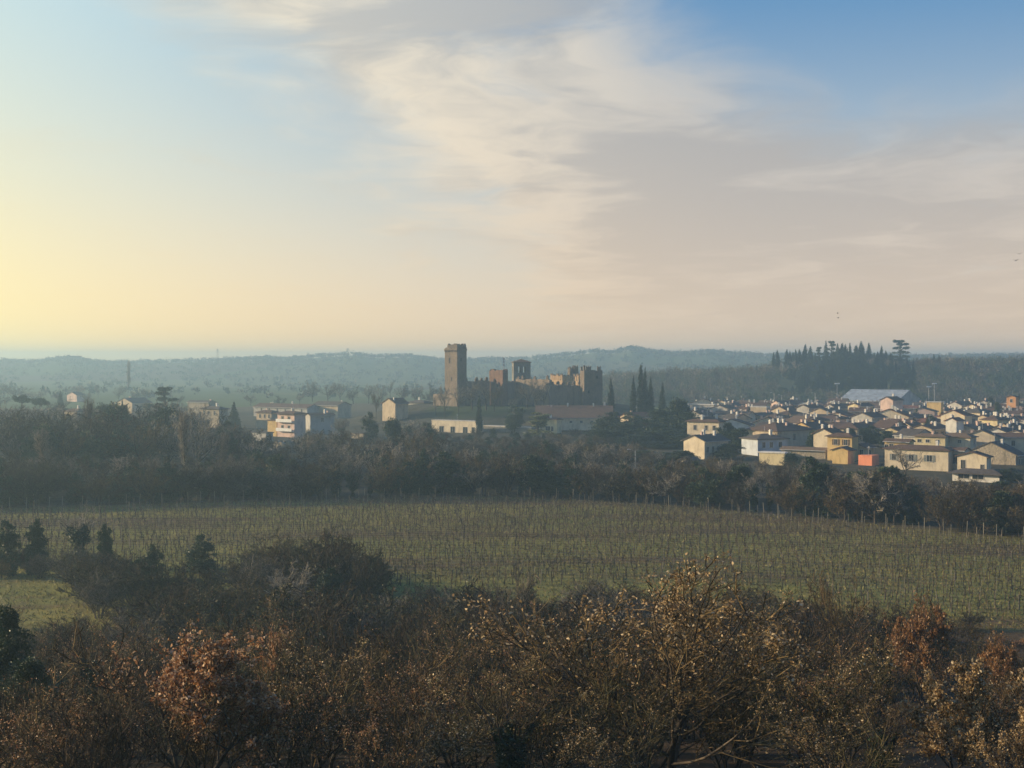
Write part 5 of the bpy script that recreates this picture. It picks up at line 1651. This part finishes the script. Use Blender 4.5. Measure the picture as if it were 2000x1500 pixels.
def slope_shrubs():
    rng = random.Random(91)
    for d in (345, 360, 376, 392, 408, 424, 440, 456, 470):
        px = 800 + rng.uniform(0, 20)
        while px < 1190:
            x = X(px, d); h = rng.uniform(1.6, 3.8) if d > 400 else rng.uniform(2.2, 4.5)
            if rng.random() < 0.85 and all((x - hx) ** 2 + (d - hy) ** 2 > (r_ + 1.0) ** 2 for hx, hy, r_ in HOUSE_SPOTS):
                key = rng.choices(['shrub0', 'shrub1', 'shrub2', 'evergreen0', 'ivymass1', 'bare1'], [4, 4, 4, 1.5, 1, 1.5])[0]
                o = plant(key, x, d + rng.uniform(-5, 5), h / DIM[key][0], {'s': 'bare_shrub', 'e': 'evergreen_tree', 'i': 'ivy_tree', 'b': 'bare_tree'}[key[0]], rng, rng.uniform(1.3, 2.0))
                zone = 'below the terrace building' if px < 950 else ('below the arcade' if px < 1050 else 'below the convent')
                later(o, {'shrub0': 'grey slope shrub', 'shrub1': 'dark slope shrub', 'shrub2': 'pale slope shrub', 'evergreen0': 'small round evergreen', 'ivymass1': 'small ivy bush', 'bare1': 'small spreading bare tree'}[key], f"{zone}, {'lower' if d < 390 else ('middle' if d < 430 else 'upper')} slope", 'shrub' if key[0] == 's' else 'tree', 'shrubs on the castle slope', px)
            px += 5.0 * F / d * rng.uniform(0.7, 1.3)


slope_shrubs()
# ---------------------------------------------------------------- wooded ridge on the right
def wood_ridge():
    rng = random.Random(53)
    # conifers and cypresses on the skyline, read off the photograph: (column, top row, width)
    sk = [(1511, 690, 7, 'c'), (1518, 686, 9, 'c'), (1537, 684, 9, 'c'), (1543, 687, 7, 'c'), (1549, 690, 8, 'c'), (1554, 684, 7, 'c'), (1561, 684, 10, 'c'), (1573, 675, 10, 'c'), (1583, 678, 10, 'c'), (1600, 678, 18, 'k'), (1613, 667, 14, 'f'), (1624, 666, 22, 'k'), (1636, 672, 16, 'f'),
          (1645, 672, 10, 'c'), (1651, 674, 9, 'c'), (1660, 671, 13, 'f'), (1672, 676, 12, 'c'), (1682, 668, 11, 'c'), (1697, 671, 18, 'f'), (1722, 677, 7, 'c'), (1730, 686, 8, 'c'), (1757, 664, 34, 'k'), (1740, 690, 18, 'f'), (1824, 692, 10, 'f'), (1834, 694, 12, 'f'), (1478, 715, 5, 'c'), (1592, 690, 14, 'f'), (1707, 690, 14, 'f'), (1668, 688, 16, 'f'), (1640, 690, 16, 'f')]
    for i, (px, py, w, kd) in enumerate(sk):
        key = {'c': f'cypress{i % 3}', 'k': 'cedar', 'f': 'conifer', 'e': f'evergreen{i % 3}'}[kd]
        o = plant_px(key, px, py, 945 + rng.uniform(-18, 18) if i < 30 else 950 - (py - 690) * 1.3, {'c': 'cypress_tree', 'k': 'cedar_tree', 'f': 'conifer_tree', 'e': 'evergreen_tree'}[kd], rng, w * (1.5 if kd == 'c' and i < 30 else 1.15))
        later(o, {'c': 'dark narrow cypress', 'k': 'dark spreading cedar', 'f': 'dark pointed conifer', 'e': 'dark round evergreen'}[kd], 'on the skyline of the right wooded ridge' if i < 30 else f'massed on the ridge slope, {("top", "upper", "lower", "bottom")[min(3, (i - 30) // 24)]} row', 'tree', 'evergreens on the wooded ridge', px)
    for j, d in enumerate((925, 900, 875, 850, 828)):
        px = 1440.0 + 9 * j
        while px < 2030:
            kd = rng.choice('ffeec')
            key = {'c': f'cypress{rng.randrange(3)}', 'f': 'conifer', 'e': f'evergreen{rng.randrange(3)}'}[kd]
            h = rng.uniform(9, 13) * (1.0 if 1510 < px < 1790 else 0.8) * (0.75 + 0.5 * math.exp(-((px - 1650) / 70.0) ** 2)) * (1.0 if kd != 'e' else 0.8)
            x = X(px, d + rng.uniform(-8, 8))
            o = plant(key, x, d, h / DIM[key][0], {'c': 'cypress_tree', 'f': 'conifer_tree', 'e': 'evergreen_tree'}[kd], rng, rng.uniform(1.0, 1.3))
            later(o, {'c': 'dark narrow cypress', 'f': 'dark pointed conifer', 'e': 'dark round evergreen'}[kd], f'massed on ridge slope, {("top", "upper", "middle", "lower", "bottom")[j]} row', 'tree', 'evergreens on the wooded ridge', px)
            px += rng.uniform(9, 16) if 1520 < px < 1785 else rng.uniform(26, 60)
    # bare skyline trees one can tell apart
    px = 1190.0
    while px < 2040:
        top = float(np.interp(px, [1180, 1300, 1450, 1520, 1600, 1700, 1800, 1880, 1930, 2000, 2050], [722, 716, 716, 708, 700, 698, 696, 694, 700, 692, 690])) + rng.uniform(-2, 9)
        d = 930 + rng.uniform(-20, 20)
        o = plant_px(f'bare{rng.randrange(5)}', px, top, d, 'bare_tree', rng, rng.uniform(24, 40))
        zone = 'above the cypress group' if px < 1340 else ('behind the white block' if px < 1510 else ('under the ridge conifers' if px < 1780 else 'at the right end of the ridge'))
        later(o, 'purplish bare tree', f'{zone} on ridge skyline', 'tree', 'bare trees on the ridge skyline', px)
        px += rng.uniform(10, 18)


wood_ridge()


def scatter_mass(name, label, cat, pts, keys, mats, tri, size_fn, seed, leafy):
    """a far wood that reads as one mass: every tree a loose bundle of twig or leaf faces"""
    r = np.random.default_rng(seed)
    Vs, Fs, off = [], [[] for _ in mats], 0
    for (x, y, h, w, mi) in pts:
        n = tri
        dv = unit(r.normal(size=(n, 3)))
        q = r.random((n, 1)) ** 0.4
        C = np.array([x, y, hz(x, y) + h * 0.52]) + dv * q * np.array([w, w, h * 0.42]) * (1 + 0.25 * r.normal(size=(n, 1)))
        V, f = leaf_quads(C, size_fn(h), r, 0.8, leafy, 0.5, axis=dv * 0.8 + np.array([0, 0, 0.7]))
        Vs.append(V); Fs[mi].append(f + off); off += len(V)
    V = np.concatenate(Vs)
    F_ = [np.concatenate(f) for f in Fs if len(f)]
    mm = [m for m, f in zip(mats, Fs) if len(f)]
    o = obj(name, mesh_np(name, V, F_, [MAT[m] for m in mm], list(range(len(mm)))))
    tag(o, label, cat, kind='stuff')


def woods():
    rng = random.Random(64)
    pts = []
    for y in np.arange(785, 1010, 8.0):
        x = -20 + rng.uniform(0, 8)
        while x < 0.50 * y + 30:
            if np.interp(x, WOOD_X, WOOD_H) > 2.5 and PXof(x, y) > 1165 and not (1520 < PXof(x, y) < 1790 and y > 822):
                pts.append((x + rng.uniform(-2, 2), y + rng.uniform(-4, 4), rng.uniform(6.5, 10), rng.uniform(2.6, 4.2), 0 if rng.random() < (0.35 if 1540 < PXof(x, y) < 1790 else 0.55) else 1))
            x += rng.uniform(5.5, 9)
    scatter_mass('ridge_wood', 'dense bare winter wood covering the ridge behind the town', 'wood', pts, None, ['wood_twig', 'evergreen_leaf'], 300, lambda h: np.array(1.5), 5, 0.10)
    # far ridges
    pts = []
    for y in np.arange(1700, 2500, 24.0):
        x = -0.45 * y + rng.uniform(0, 30)
        while x < 0.42 * y:
            dens = 0.30 + 0.65 * sstep(np.array(y), 1900, 2220) * (0.6 + 0.4 * math.sin(x * 0.02 + y * 0.007))
            if rng.random() < dens:
                pts.append((x, y + rng.uniform(-8, 8), rng.uniform(5, 9), rng.uniform(3.6, 6.8), 0 if rng.random() < 0.6 else 1))
            x += rng.uniform(8.5, 16)
    for k in range(330):          # hedges and copses on the plain
        y = rng.uniform(1050, 2300)
        line = rng.choice([1000, 1120, 1260, 1400, 1540, 1660])
        x = rng.uniform(-0.42 * line, 0.25 * line)
        pts.append((x, line + 0.06 * x + rng.uniform(-8, 8), rng.uniform(3, 7), rng.uniform(2.5, 5), rng.randrange(2)))
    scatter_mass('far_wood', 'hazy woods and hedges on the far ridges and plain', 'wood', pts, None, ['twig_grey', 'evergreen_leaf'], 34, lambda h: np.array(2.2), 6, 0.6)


woods()


# ================================================================ vineyard
def vineyard():
    rng = np.random.default_rng(9)
    ang = math.radians(82)
    ux, uy = math.sin(ang), math.cos(ang)          # along a row, away from the camera
    vx, vy = math.cos(ang), -math.sin(ang)
    near_px = [-300, 0, 200, 500, 740, 1000, 1300, 1500, 1700, 2000, 2300]
    near_d = [178, 178, 172, 165, 160, 160, 164, 160, 146, 138, 132]
    def inside(x, y):
        px = 1000 + x / y * F
        return (y > np.interp(px, near_px, near_d)) & (y < np.interp(px, EDGE_PX, EDGE_D) - 2.0) & (px > -200) & (px < 2250)
    rows = []
    posts, vines, wires = [], [], []
    for r in np.arange(-10, 90):
        s = np.arange(-160, 160, 1.05)
        x = s * ux + r * 2.3 * 0.14; y = 120 + r * 2.3 + s * uy * -1.0 + 0.035 * s
        s = s + rng.normal(size=len(s)) * 0.08
        ok = inside(x, y)
        idx = np.nonzero(ok)[0]
        if len(idx) < 4: continue
        for j in idx:
            if rng.random() < 0.10: continue
            vines.append((x[j] + rng.normal() * 0.16, y[j] + rng.normal() * 0.2))
        for j in idx[::8]:
            posts.append((x[j], y[j], 0))
        posts.append((x[idx[0]], y[idx[0]], 1)); posts.append((x[idx[-1]] + 1, y[idx[-1]], 1))
        wires.append(((x[idx[0]], y[idx[0]]), (x[idx[-1]] + 1, y[idx[-1]]), len(idx)))
    for px in np.arange(-20, 2040, 38.0):          # tall stakes along the far edge
        d = edge(px) - 1.0
        posts.append((X(px + rng.normal() * 7, d), d, 2))
    mat_noise('post_wood', (0.20, 0.175, 0.13), (0.30, 0.265, 0.20), 2.0, 0.8, perobj=0.2)
    mat_noise('vine_wood', (0.048, 0.037, 0.025), (0.10, 0.076, 0.05), 3.0, 0.9, perobj=0.2)
    # --- one vine: twisted trunk, head and canes
    def vine_geo(rg, sc=1.0):
        p, r = trunk_line(0.95, (rg.normal() * 0.08, rg.normal() * 0.08), 2, rg, 0.058, 0.045, 0.10)
        c, cr = sprout(p, r, 6, 2, 0.8, 58, 0.2, 0.10, 0.85, rg, 0.5, lvar=0.4)
        cr = np.clip(cr, 0.012, 0.024)
        return join([tubes(p, r, 3, rg), tubes(c, cr, 2, rg)])
    protos = []
    for k in range(6):
        V, Fs = vine_geo(np.random.default_rng(300 + k))
        protos.append((V, np.concatenate(Fs)))
    vines.sort(key=lambda q: q[1])
    pm = [mesh_np('grapevine', V, [f], [MAT['vine_wood']], [0]) for V, f in protos]
    seen = 0
    rest = []
    for k, (x, y) in enumerate(vines):
        px = 1000 + x / y * F
        vis = (745 < px < 1330 and y < 176) or (250 < px < 380 and y < 205)
        if seen < 290 and vis and -40 < px < 2040:
            o = obj('grapevine', pm[k % 6])
            o.location = (x, y, hz(x, y)); s = 0.85 + 0.35 * rng.random()
            o.rotation_euler = (0, 0, rng.random() * 6.28); o.scale = (s, s, s)
            tag(o, 'dark bare grapevine in the near rows of the vineyard', 'grapevine', 'grapevines of the near rows')
            seen += 1
        else:
            rest.append((x, y))
    Vs, Fs, off = [], [], 0
    rx = np.array(rest); rz = height(rx[:, 0], rx[:, 1])
    for k in range(len(rest)):
        V, f = protos[k % 6]
        a = rng.random() * 6.28; s = 0.8 + 0.4 * rng.random()
        c_, s_ = math.cos(a) * s, math.sin(a) * s
        W = np.stack([V[:, 0] * c_ - V[:, 1] * s_ + rx[k, 0], V[:, 0] * s_ + V[:, 1] * c_ + rx[k, 1], V[:, 2] * s + rz[k]], -1)
        Vs.append(W); Fs.append(f + off); off += len(V)
    o = obj('vineyard_vines', mesh_np('vineyard_vines', np.concatenate(Vs), [np.concatenate(Fs)], [MAT['vine_wood']], [0]))
    tag(o, 'rows of dark bare vines across the sloping vineyard', 'vines', kind='stuff')
    # --- posts
    def post_mesh(h, r):
        return MB().tube((0, 0, -0.3), (0.02, 0.0, h), r, r * 0.85, 5).mesh('vineyard_post', MAT['post_wood'])
    pmesh = [post_mesh(1.7, 0.032), post_mesh(1.9, 0.04), post_mesh(2.5, 0.05)]
    def weight(q):
        px = 1000 + q[0] / q[1] * F
        return (q[2] == 2) * 5 + (px > 1330) * 1.5 + (200.0 / q[1])
    posts = [q for q in posts if -30 < 1000 + q[0] / q[1] * F < 2030]
    posts.sort(key=weight, reverse=True)
    n_end = 0
    for k, (x, y, t) in enumerate(posts[:290]):
        o = obj('vineyard_post', pmesh[t])
        o.location = (x, y, hz(x, y))
        o.rotation_euler = (rng.normal() * 0.04, rng.normal() * 0.05, rng.random() * 6)
        px = 1000 + x / y * F
        if t == 2:
            zn = 'left of the castle' if px < 860 else ('below castle' if px < 1190 else ('below grove and barns' if px < 1600 else 'at the right'))
            later(o, 'pale tall post', f'on the far vineyard edge {zn}', 'post', 'end posts along the vineyard edge', px)
        else:
            tag(o, 'thin pale post among the vine rows right of the vineyard middle' if px > 1330 else 'thin pale post among the vine rows left of the vineyard middle', 'post', 'row posts in the right half' if px > 1330 else 'row posts in the left half')
    Vs, Fs, off = [], [], 0
    for (x, y, t) in posts[290:]:
        z = hz(x, y); lx, ly = rng.normal() * 0.06, rng.normal() * 0.06
        h = [1.9, 2.1, 2.6][t]
        pl = np.array([[[x, y, z - 0.2], [x + lx, y + ly, z + h]]])
        V, f = tubes(pl, np.array([[0.032, 0.028]]), 4, rng)
        Vs.append(V); Fs.append(f + off); off += len(V)
    if Vs:
        o = obj('vineyard_stakes', mesh_np('vineyard_stakes', np.concatenate(Vs), [np.concatenate(Fs)], [MAT['post_wood']], [0]))
        tag(o, 'remaining thin stakes scattered through the vine rows', 'stakes', kind='stuff')
    # --- trellis wires
    Vs, Fs, off = [], [], 0
    for (a, b, n) in wires:
        k = max(3, n // 6)
        t = np.linspace(0, 1, k + 1)
        x = a[0] + (b[0] - a[0]) * t; y = a[1] + (b[1] - a[1]) * t; z = height(x, y)
        for hh in (0.95, 1.6):
            pl = np.stack([x, y, z + hh], -1)[None]
            V, f = tubes(pl, np.full((1, k + 1), 0.003), 3, rng)
            Vs.append(V); Fs.append(f + off); off += len(V)
    o = obj('trellis_wire', mesh_np('trellis_wire', np.concatenate(Vs), [np.concatenate(Fs)], [MAT['metal_grey']], [0]))
    tag(o, 'thin steel wires strung along the vine rows', 'wire', kind='stuff')
    # --- tufts of winter grass between the rows
    N = 105000
    y = 135 + 135 * rng.random(N); x = (rng.random(N) - 0.5) * 0.92 * y
    px = 1000 + x / y * F
    ok = (y < np.interp(px, EDGE_PX, EDGE_D) + 4)
    x, y = x[ok], y[ok]
    C = np.stack([x, y, height(x, y) + 0.10], -1)
    V, f = leaf_quads(C, 0.40, rng, 1.2, 0.24, 0.5)
    mat_leaf('grass_blade', [(0.07, 0.068, 0.024), (0.13, 0.135, 0.04), (0.20, 0.195, 0.06), (0.30, 0.26, 0.095), (0.16, 0.115, 0.055)], 0.7, 0.2, 0.2, 0.0)
    o = obj('grass', mesh_np('grass', V, [f], [MAT['grass_blade']], [0]))
    tag(o, 'short olive winter grass growing in the vineyard', 'grass', kind='stuff')


vineyard()


# ================================================================ foreground scrub
def foreground():
    rng = random.Random(404)
    fixed = [('oak0', 1290, 1088, 47, 640, 'large scrub oak with scattered golden leaves, right of centre in front', 'oak_tree'),
             ('oak1', 375, 1238, 41, 450, 'scrub oak thick with reddish-brown leaves in the lower left', 'oak_tree'),
             ('oak2', 1885, 1285, 43, 300, 'scrub oak with pale golden leaves in the lower right corner', 'oak_tree'),
             ('rust0', 1800, 1160, 84, 190, 'rounded rust-leaved oak at the vineyard edge on the right', 'oak_tree'),
             ('rust0', 1945, 1230, 74, 150, 'lower rust-leaved oak near the right edge', 'oak_tree'),
             ('oak1', 530, 1225, 55, 130, 'slim oak with a few orange leaves right of the reddish oak', 'oak_tree'),
             ('oak2', 2010, 1370, 38, 200, 'golden-leaved oak cut by the lower right frame edge', 'oak_tree'),
             ('scrubivy', 180, 1200, 70, 130, 'ivy-clad slender trunk above the reddish oak', 'ivy_tree'),
             ('nearivy', 15, 1185, 72, 100, 'dark ivy-covered tree at the lower left frame edge', 'ivy_tree'),
             ('nearivy', 60, 1290, 60, 130, 'dark low ivy bush at the lower left', 'ivy_tree'),
             ('bare1', 1010, 1100, 104, 120, 'bare tree with forked dark trunk before the vineyard middle', 'bare_tree'),
             ('bare2', 1640, 1120, 95, 130, 'thin-twigged bare tree rising before the right vineyard', 'bare_tree'),
             ('oak3', 640, 1215, 52, 380, 'broad olive-brown scrub oak left of centre in front', 'oak_tree'),
             ('oak3', 905, 1300, 42, 420, 'broad twiggy scrub oak at the bottom centre', 'oak_tree'),
             ('oak3', 1560, 1185, 54, 400, 'broad bare-twigged oak right of the large golden oak', 'oak_tree'),
             ('oak3', 1640, 1330, 40, 380, 'low wide scrub oak at the bottom right of centre', 'oak_tree'),
             ('oak3', 120, 1330, 44, 300, 'dark scrub oak at the lower left', 'oak_tree'),
             ('oak3', 1180, 1330, 39, 360, 'low twiggy oak under the large golden oak', 'oak_tree'),
             # thicket at the left by the field
             ('ivymass0', 15, 1018, 172, 50, 'dark ivy tree cut by the left frame edge beside the field', 'ivy_tree'), ('ivymass1', 70, 1016, 172, 42, 'second dark ivy tree from the left beside the field', 'ivy_tree'),
             ('ivytree2', 160, 982, 178, 90, 'tall ragged grey-green tree in the left thicket', 'tree_tall'), ('ivymass1', 205, 1025, 170, 36, 'dark narrow ivy tree right of the tall ragged tree', 'ivy_tree'),
             ('ivymass0', 395, 1045, 172, 62, 'dark leaning ivy bush standing alone before the vineyard', 'ivy_tree'), ('ivymass1', 300, 1065, 160, 40, 'dark ivy column left of the lone ivy bush', 'ivy_tree'), ('ivymass0', 275, 1088, 156, 56, 'low dark ivy clump beside the ivy column', 'ivy_tree'),
             ('shrub1', 655, 1036, 150, 190, 'wide dome-shaped dark bare bush before the vineyard', 'bare_shrub'), ('shrub0', 560, 1036, 162, 170, 'wide grey bare bush behind the dome-shaped bush', 'bare_shrub'), ('shrub2', 500, 1085, 150, 150, 'low grey bare bush left of the dome-shaped bush', 'bare_shrub'),
             ('shrub0', 240, 1075, 165, 90, 'grey bare shrub among the left ivy trees', 'bare_shrub'), ('shrub2', 140, 1065, 165, 100, 'pale bare shrub below tall ragged tree', 'bare_shrub'), ('shrub1', 340, 1100, 150, 120, 'brown bare shrub below lone ivy bush', 'bare_shrub'),
             ('shrub0', 200, 1110, 150, 110, 'brown bare shrub at the edge of the small green field', 'bare_shrub'), ('shrub2', 60, 1060, 178, 90, 'grey bare shrub between the two left ivy trees', 'bare_shrub'), ('shrub1', 720, 1080, 145, 90, 'dark bare shrub right of the dome-shaped bush', 'bare_shrub')]
    spots = []
    for key, px, py, d, w, lab, name in fixed:
        if name == 'tree_tall': name = 'ragged_tree'
        o = plant_px(key, px, py, d, name, rng, w, lab, 'shrub' if 'shrub' in name else 'tree')
        spots.append((o.location.x, o.location.y, 1.2 if d < 100 else 2.0))
    shown = [(f[1], f[3], f[4]) for f in fixed[:4]]
    # grey thicket on the left, between the scrub and the vineyard
    th_px = [-60, 0, 120, 250, 330, 430, 500, 560, 650, 720, 760]
    th_y = [1075, 1070, 1062, 1068, 1108, 1098, 1068, 1046, 1046, 1070, 1130]
    for d in (178, 171, 164, 157, 150, 143):
        px = -50 + rng.uniform(0, 20)
        while px < 750:
            dd = d + rng.uniform(-2, 2); x = X(px, dd)
            lim = float(np.interp(px, th_px, th_y)) + rng.uniform(0, 34) + max(0, 160 - d) * 1.6
            room = ZC + (HOR - lim) / F * dd - hz(x, dd)
            open_field = (px < 125 and d < 168) or (325 < px < 380 and d > 160) or (px > 690 and d > 160)
            if not open_field and room > 1.0 and rng.random() < 0.9:
                key = rng.choices(['shrub0', 'shrub1', 'shrub2', 'bare0', 'bare3', 'ivymass1'], [4, 4, 4, 1.2, 1.2, 0.7])[0]
                h = min(room, rng.uniform(4.0, 7.5))
                o = plant(key, x, dd, max(0.3, h / DIM[key][0]), 'bare_shrub' if key[0] == 's' else ('bare_tree' if key[0] == 'b' else 'ivy_tree'), rng, rng.uniform(1.1, 1.5))
                zone = 'beside the small green field' if px < 260 else ('left of the lone ivy bush' if px < 430 else ('left of the dome bush' if px < 600 else 'round the dome bush'))
                later(o, {'shrub0': 'grey leafless shrub', 'shrub1': 'dark leafless shrub', 'shrub2': 'pale leafless shrub', 'ivymass1': 'small ivy bush'}.get(key, 'small bare tree'), f"{zone}, {'back' if d > 160 else 'front'} of left thicket", 'shrub' if key[0] == 's' else 'tree', 'left thicket before the vineyard', px)
            px += 4.2 * F / dd * rng.uniform(0.7, 1.2)
    # top line of the thicket, by column and by how near the plant is
    tl_px = [-200, 0, 120, 200, 330, 480, 620, 740, 860, 1000, 1150, 1300, 1450, 1560, 1650, 1750, 1880, 2000, 2200]
    tl_y = [1210, 1195, 1200, 1170, 1140, 1140, 1120, 1150, 1140, 1135, 1132, 1122, 1120, 1135, 1165, 1178, 1205, 1215, 1220]
    cols = [(-300, 250, 'in the lower left'), (250, 560, 'round the reddish oak'), (560, 800, 'left of centre'), (800, 1060, 'at the centre'), (1060, 1330, 'round the large oak'), (1330, 1560, 'right of the large oak'), (1560, 1780, 'before the rust-leaved oaks'), (1780, 2300, 'at the lower right')]
    for k, d in enumerate((39, 44, 49, 55, 62, 69, 77, 86, 96, 107, 118, 128, 137, 146)):
        gap = 2.7 + 0.02 * d
        px = -260 + rng.uniform(0, 60)
        while px < 2290:
            dd = d + rng.uniform(-2.2, 2.2)
            x = X(px, dd)
            step = gap * F / dd * rng.uniform(0.7, 1.2)
            near_edge = float(np.interp(px, [-300, 0, 120, 200, 500, 740, 1000, 1300, 1500, 1700, 2000, 2300], [150, 150, 150, 160, 155, 152, 148, 152, 152, 146, 140, 132]))
            lim = float(np.interp(px, tl_px, tl_y))
            # nearer plants are lower in the picture
            lim = lim + max(0.0, (100 - dd)) * 2.3 + rng.uniform(-8, 40)
            room = ZC + (HOR - lim) / F * dd - hz(x, dd)
            if dd < near_edge and room > 1.2 and all((x - a) ** 2 + (dd - b) ** 2 > r * r for a, b, r in spots) and not any(dd < fd + 0.5 and abs(px - fpx) < 0.36 * fw for fpx, fd, fw in shown) and rng.random() < 0.93:
                h = min(rng.uniform(4.6, 7.2), room)
                t = rng.random()
                if d < 100:
                    key = f'scrub{rng.choices([0, 1, 2, 3], [3, 3, 2, 3])[0]}' if t < 0.93 else 'scrubivy'
                else:
                    key = f'scrub{rng.choices([1, 3, 0], [3, 3, 1])[0]}' if t < 0.45 else (f'shrub{rng.randrange(3)}' if t < 0.85 else ('rust0' if px > 1500 and t < 0.93 else f'bare{rng.randrange(5)}'))
                s = max(0.35, h / DIM[key][0])
                o = plant(key, x, dd, s, {'scr': 'scrub_oak', 'shr': 'bare_shrub', 'bar': 'bare_tree', 'rus': 'oak_tree'}[key[:3]], rng, rng.uniform(1.15, 1.6))
                cn = [c for c in cols if c[0] <= px < c[1]]
                rowname = 'nearest rows' if d < 50 else ('second rows' if d < 66 else ('middle rows' if d < 90 else ('far rows' if d < 120 else 'last rows')))
                what = {'scrub0': 'brown scrub oak with leaves', 'scrub1': 'dark twiggy scrub oak', 'scrub2': 'golden-leaved scrub oak', 'scrub3': 'grey bare scrub oak', 'scrubi': 'ivy-clad scrub oak', 'shrub0': 'brown bare shrub', 'shrub1': 'dark bare shrub', 'shrub2': 'grey bare shrub', 'rust0': 'rust-leaved oak'}.get(key[:6], 'bare tree')
                later(o, what, f'{cn[0][2]}, {rowname}', 'shrub' if key.startswith('shrub') else 'tree', 'scrub oaks and shrubs in the foreground', px)
            px += step


foreground()

# birds over the ridge
for i, (px, py, d, lab) in enumerate([(1636, 612, 300, 'upper of two tiny dark birds over the wooded ridge'), (1637, 621, 300, 'lower of two tiny dark birds over the wooded ridge'), (1984, 509, 200, 'lower tiny dark bird at the right edge of the sky'), (1991, 496, 200, 'upper tiny dark bird at the right edge of the sky'), (1554, 618, 420, 'tiny dark bird flying alone left of the ridge pair')]):
    p = P(px, py, d)
    o = empty('bird', p, 0.4 * i)
    tag(o, lab, 'bird', 'birds in the sky')
    mb = MB()
    pts = [(-0.22, 0, 0, 0.01), (-0.1, 0, 0, 0.05), (0.05, 0, 0.01, 0.06), (0.16, 0, 0.03, 0.04), (0.22, 0, 0.03, 0.005)]
    v = []
    for (x, y, z, r) in pts:
        for k in range(6):
            a = k * math.pi / 3; v.append((x, y + r * math.cos(a), z + r * math.sin(a)))
    mb.add(v, [(6 * j + k, 6 * j + (k + 1) % 6, 6 * j + 6 + (k + 1) % 6, 6 * j + 6 + k) for j in range(4) for k in range(6)])
    mb.build('body', MAT['metal_dark'], o)
    for s in (-1, 1):
        MB().prism([(0.08, 0.03 * s), (-0.08, 0.03 * s), (-0.12, 0.28 * s), (-0.02, 0.45 * s), (0.06, 0.25 * s)], 'z', 0.02, 0.035).build('wing', MAT['metal_dark'], o).rotation_euler = (0.35 * s, 0, 0)

settle_labels()
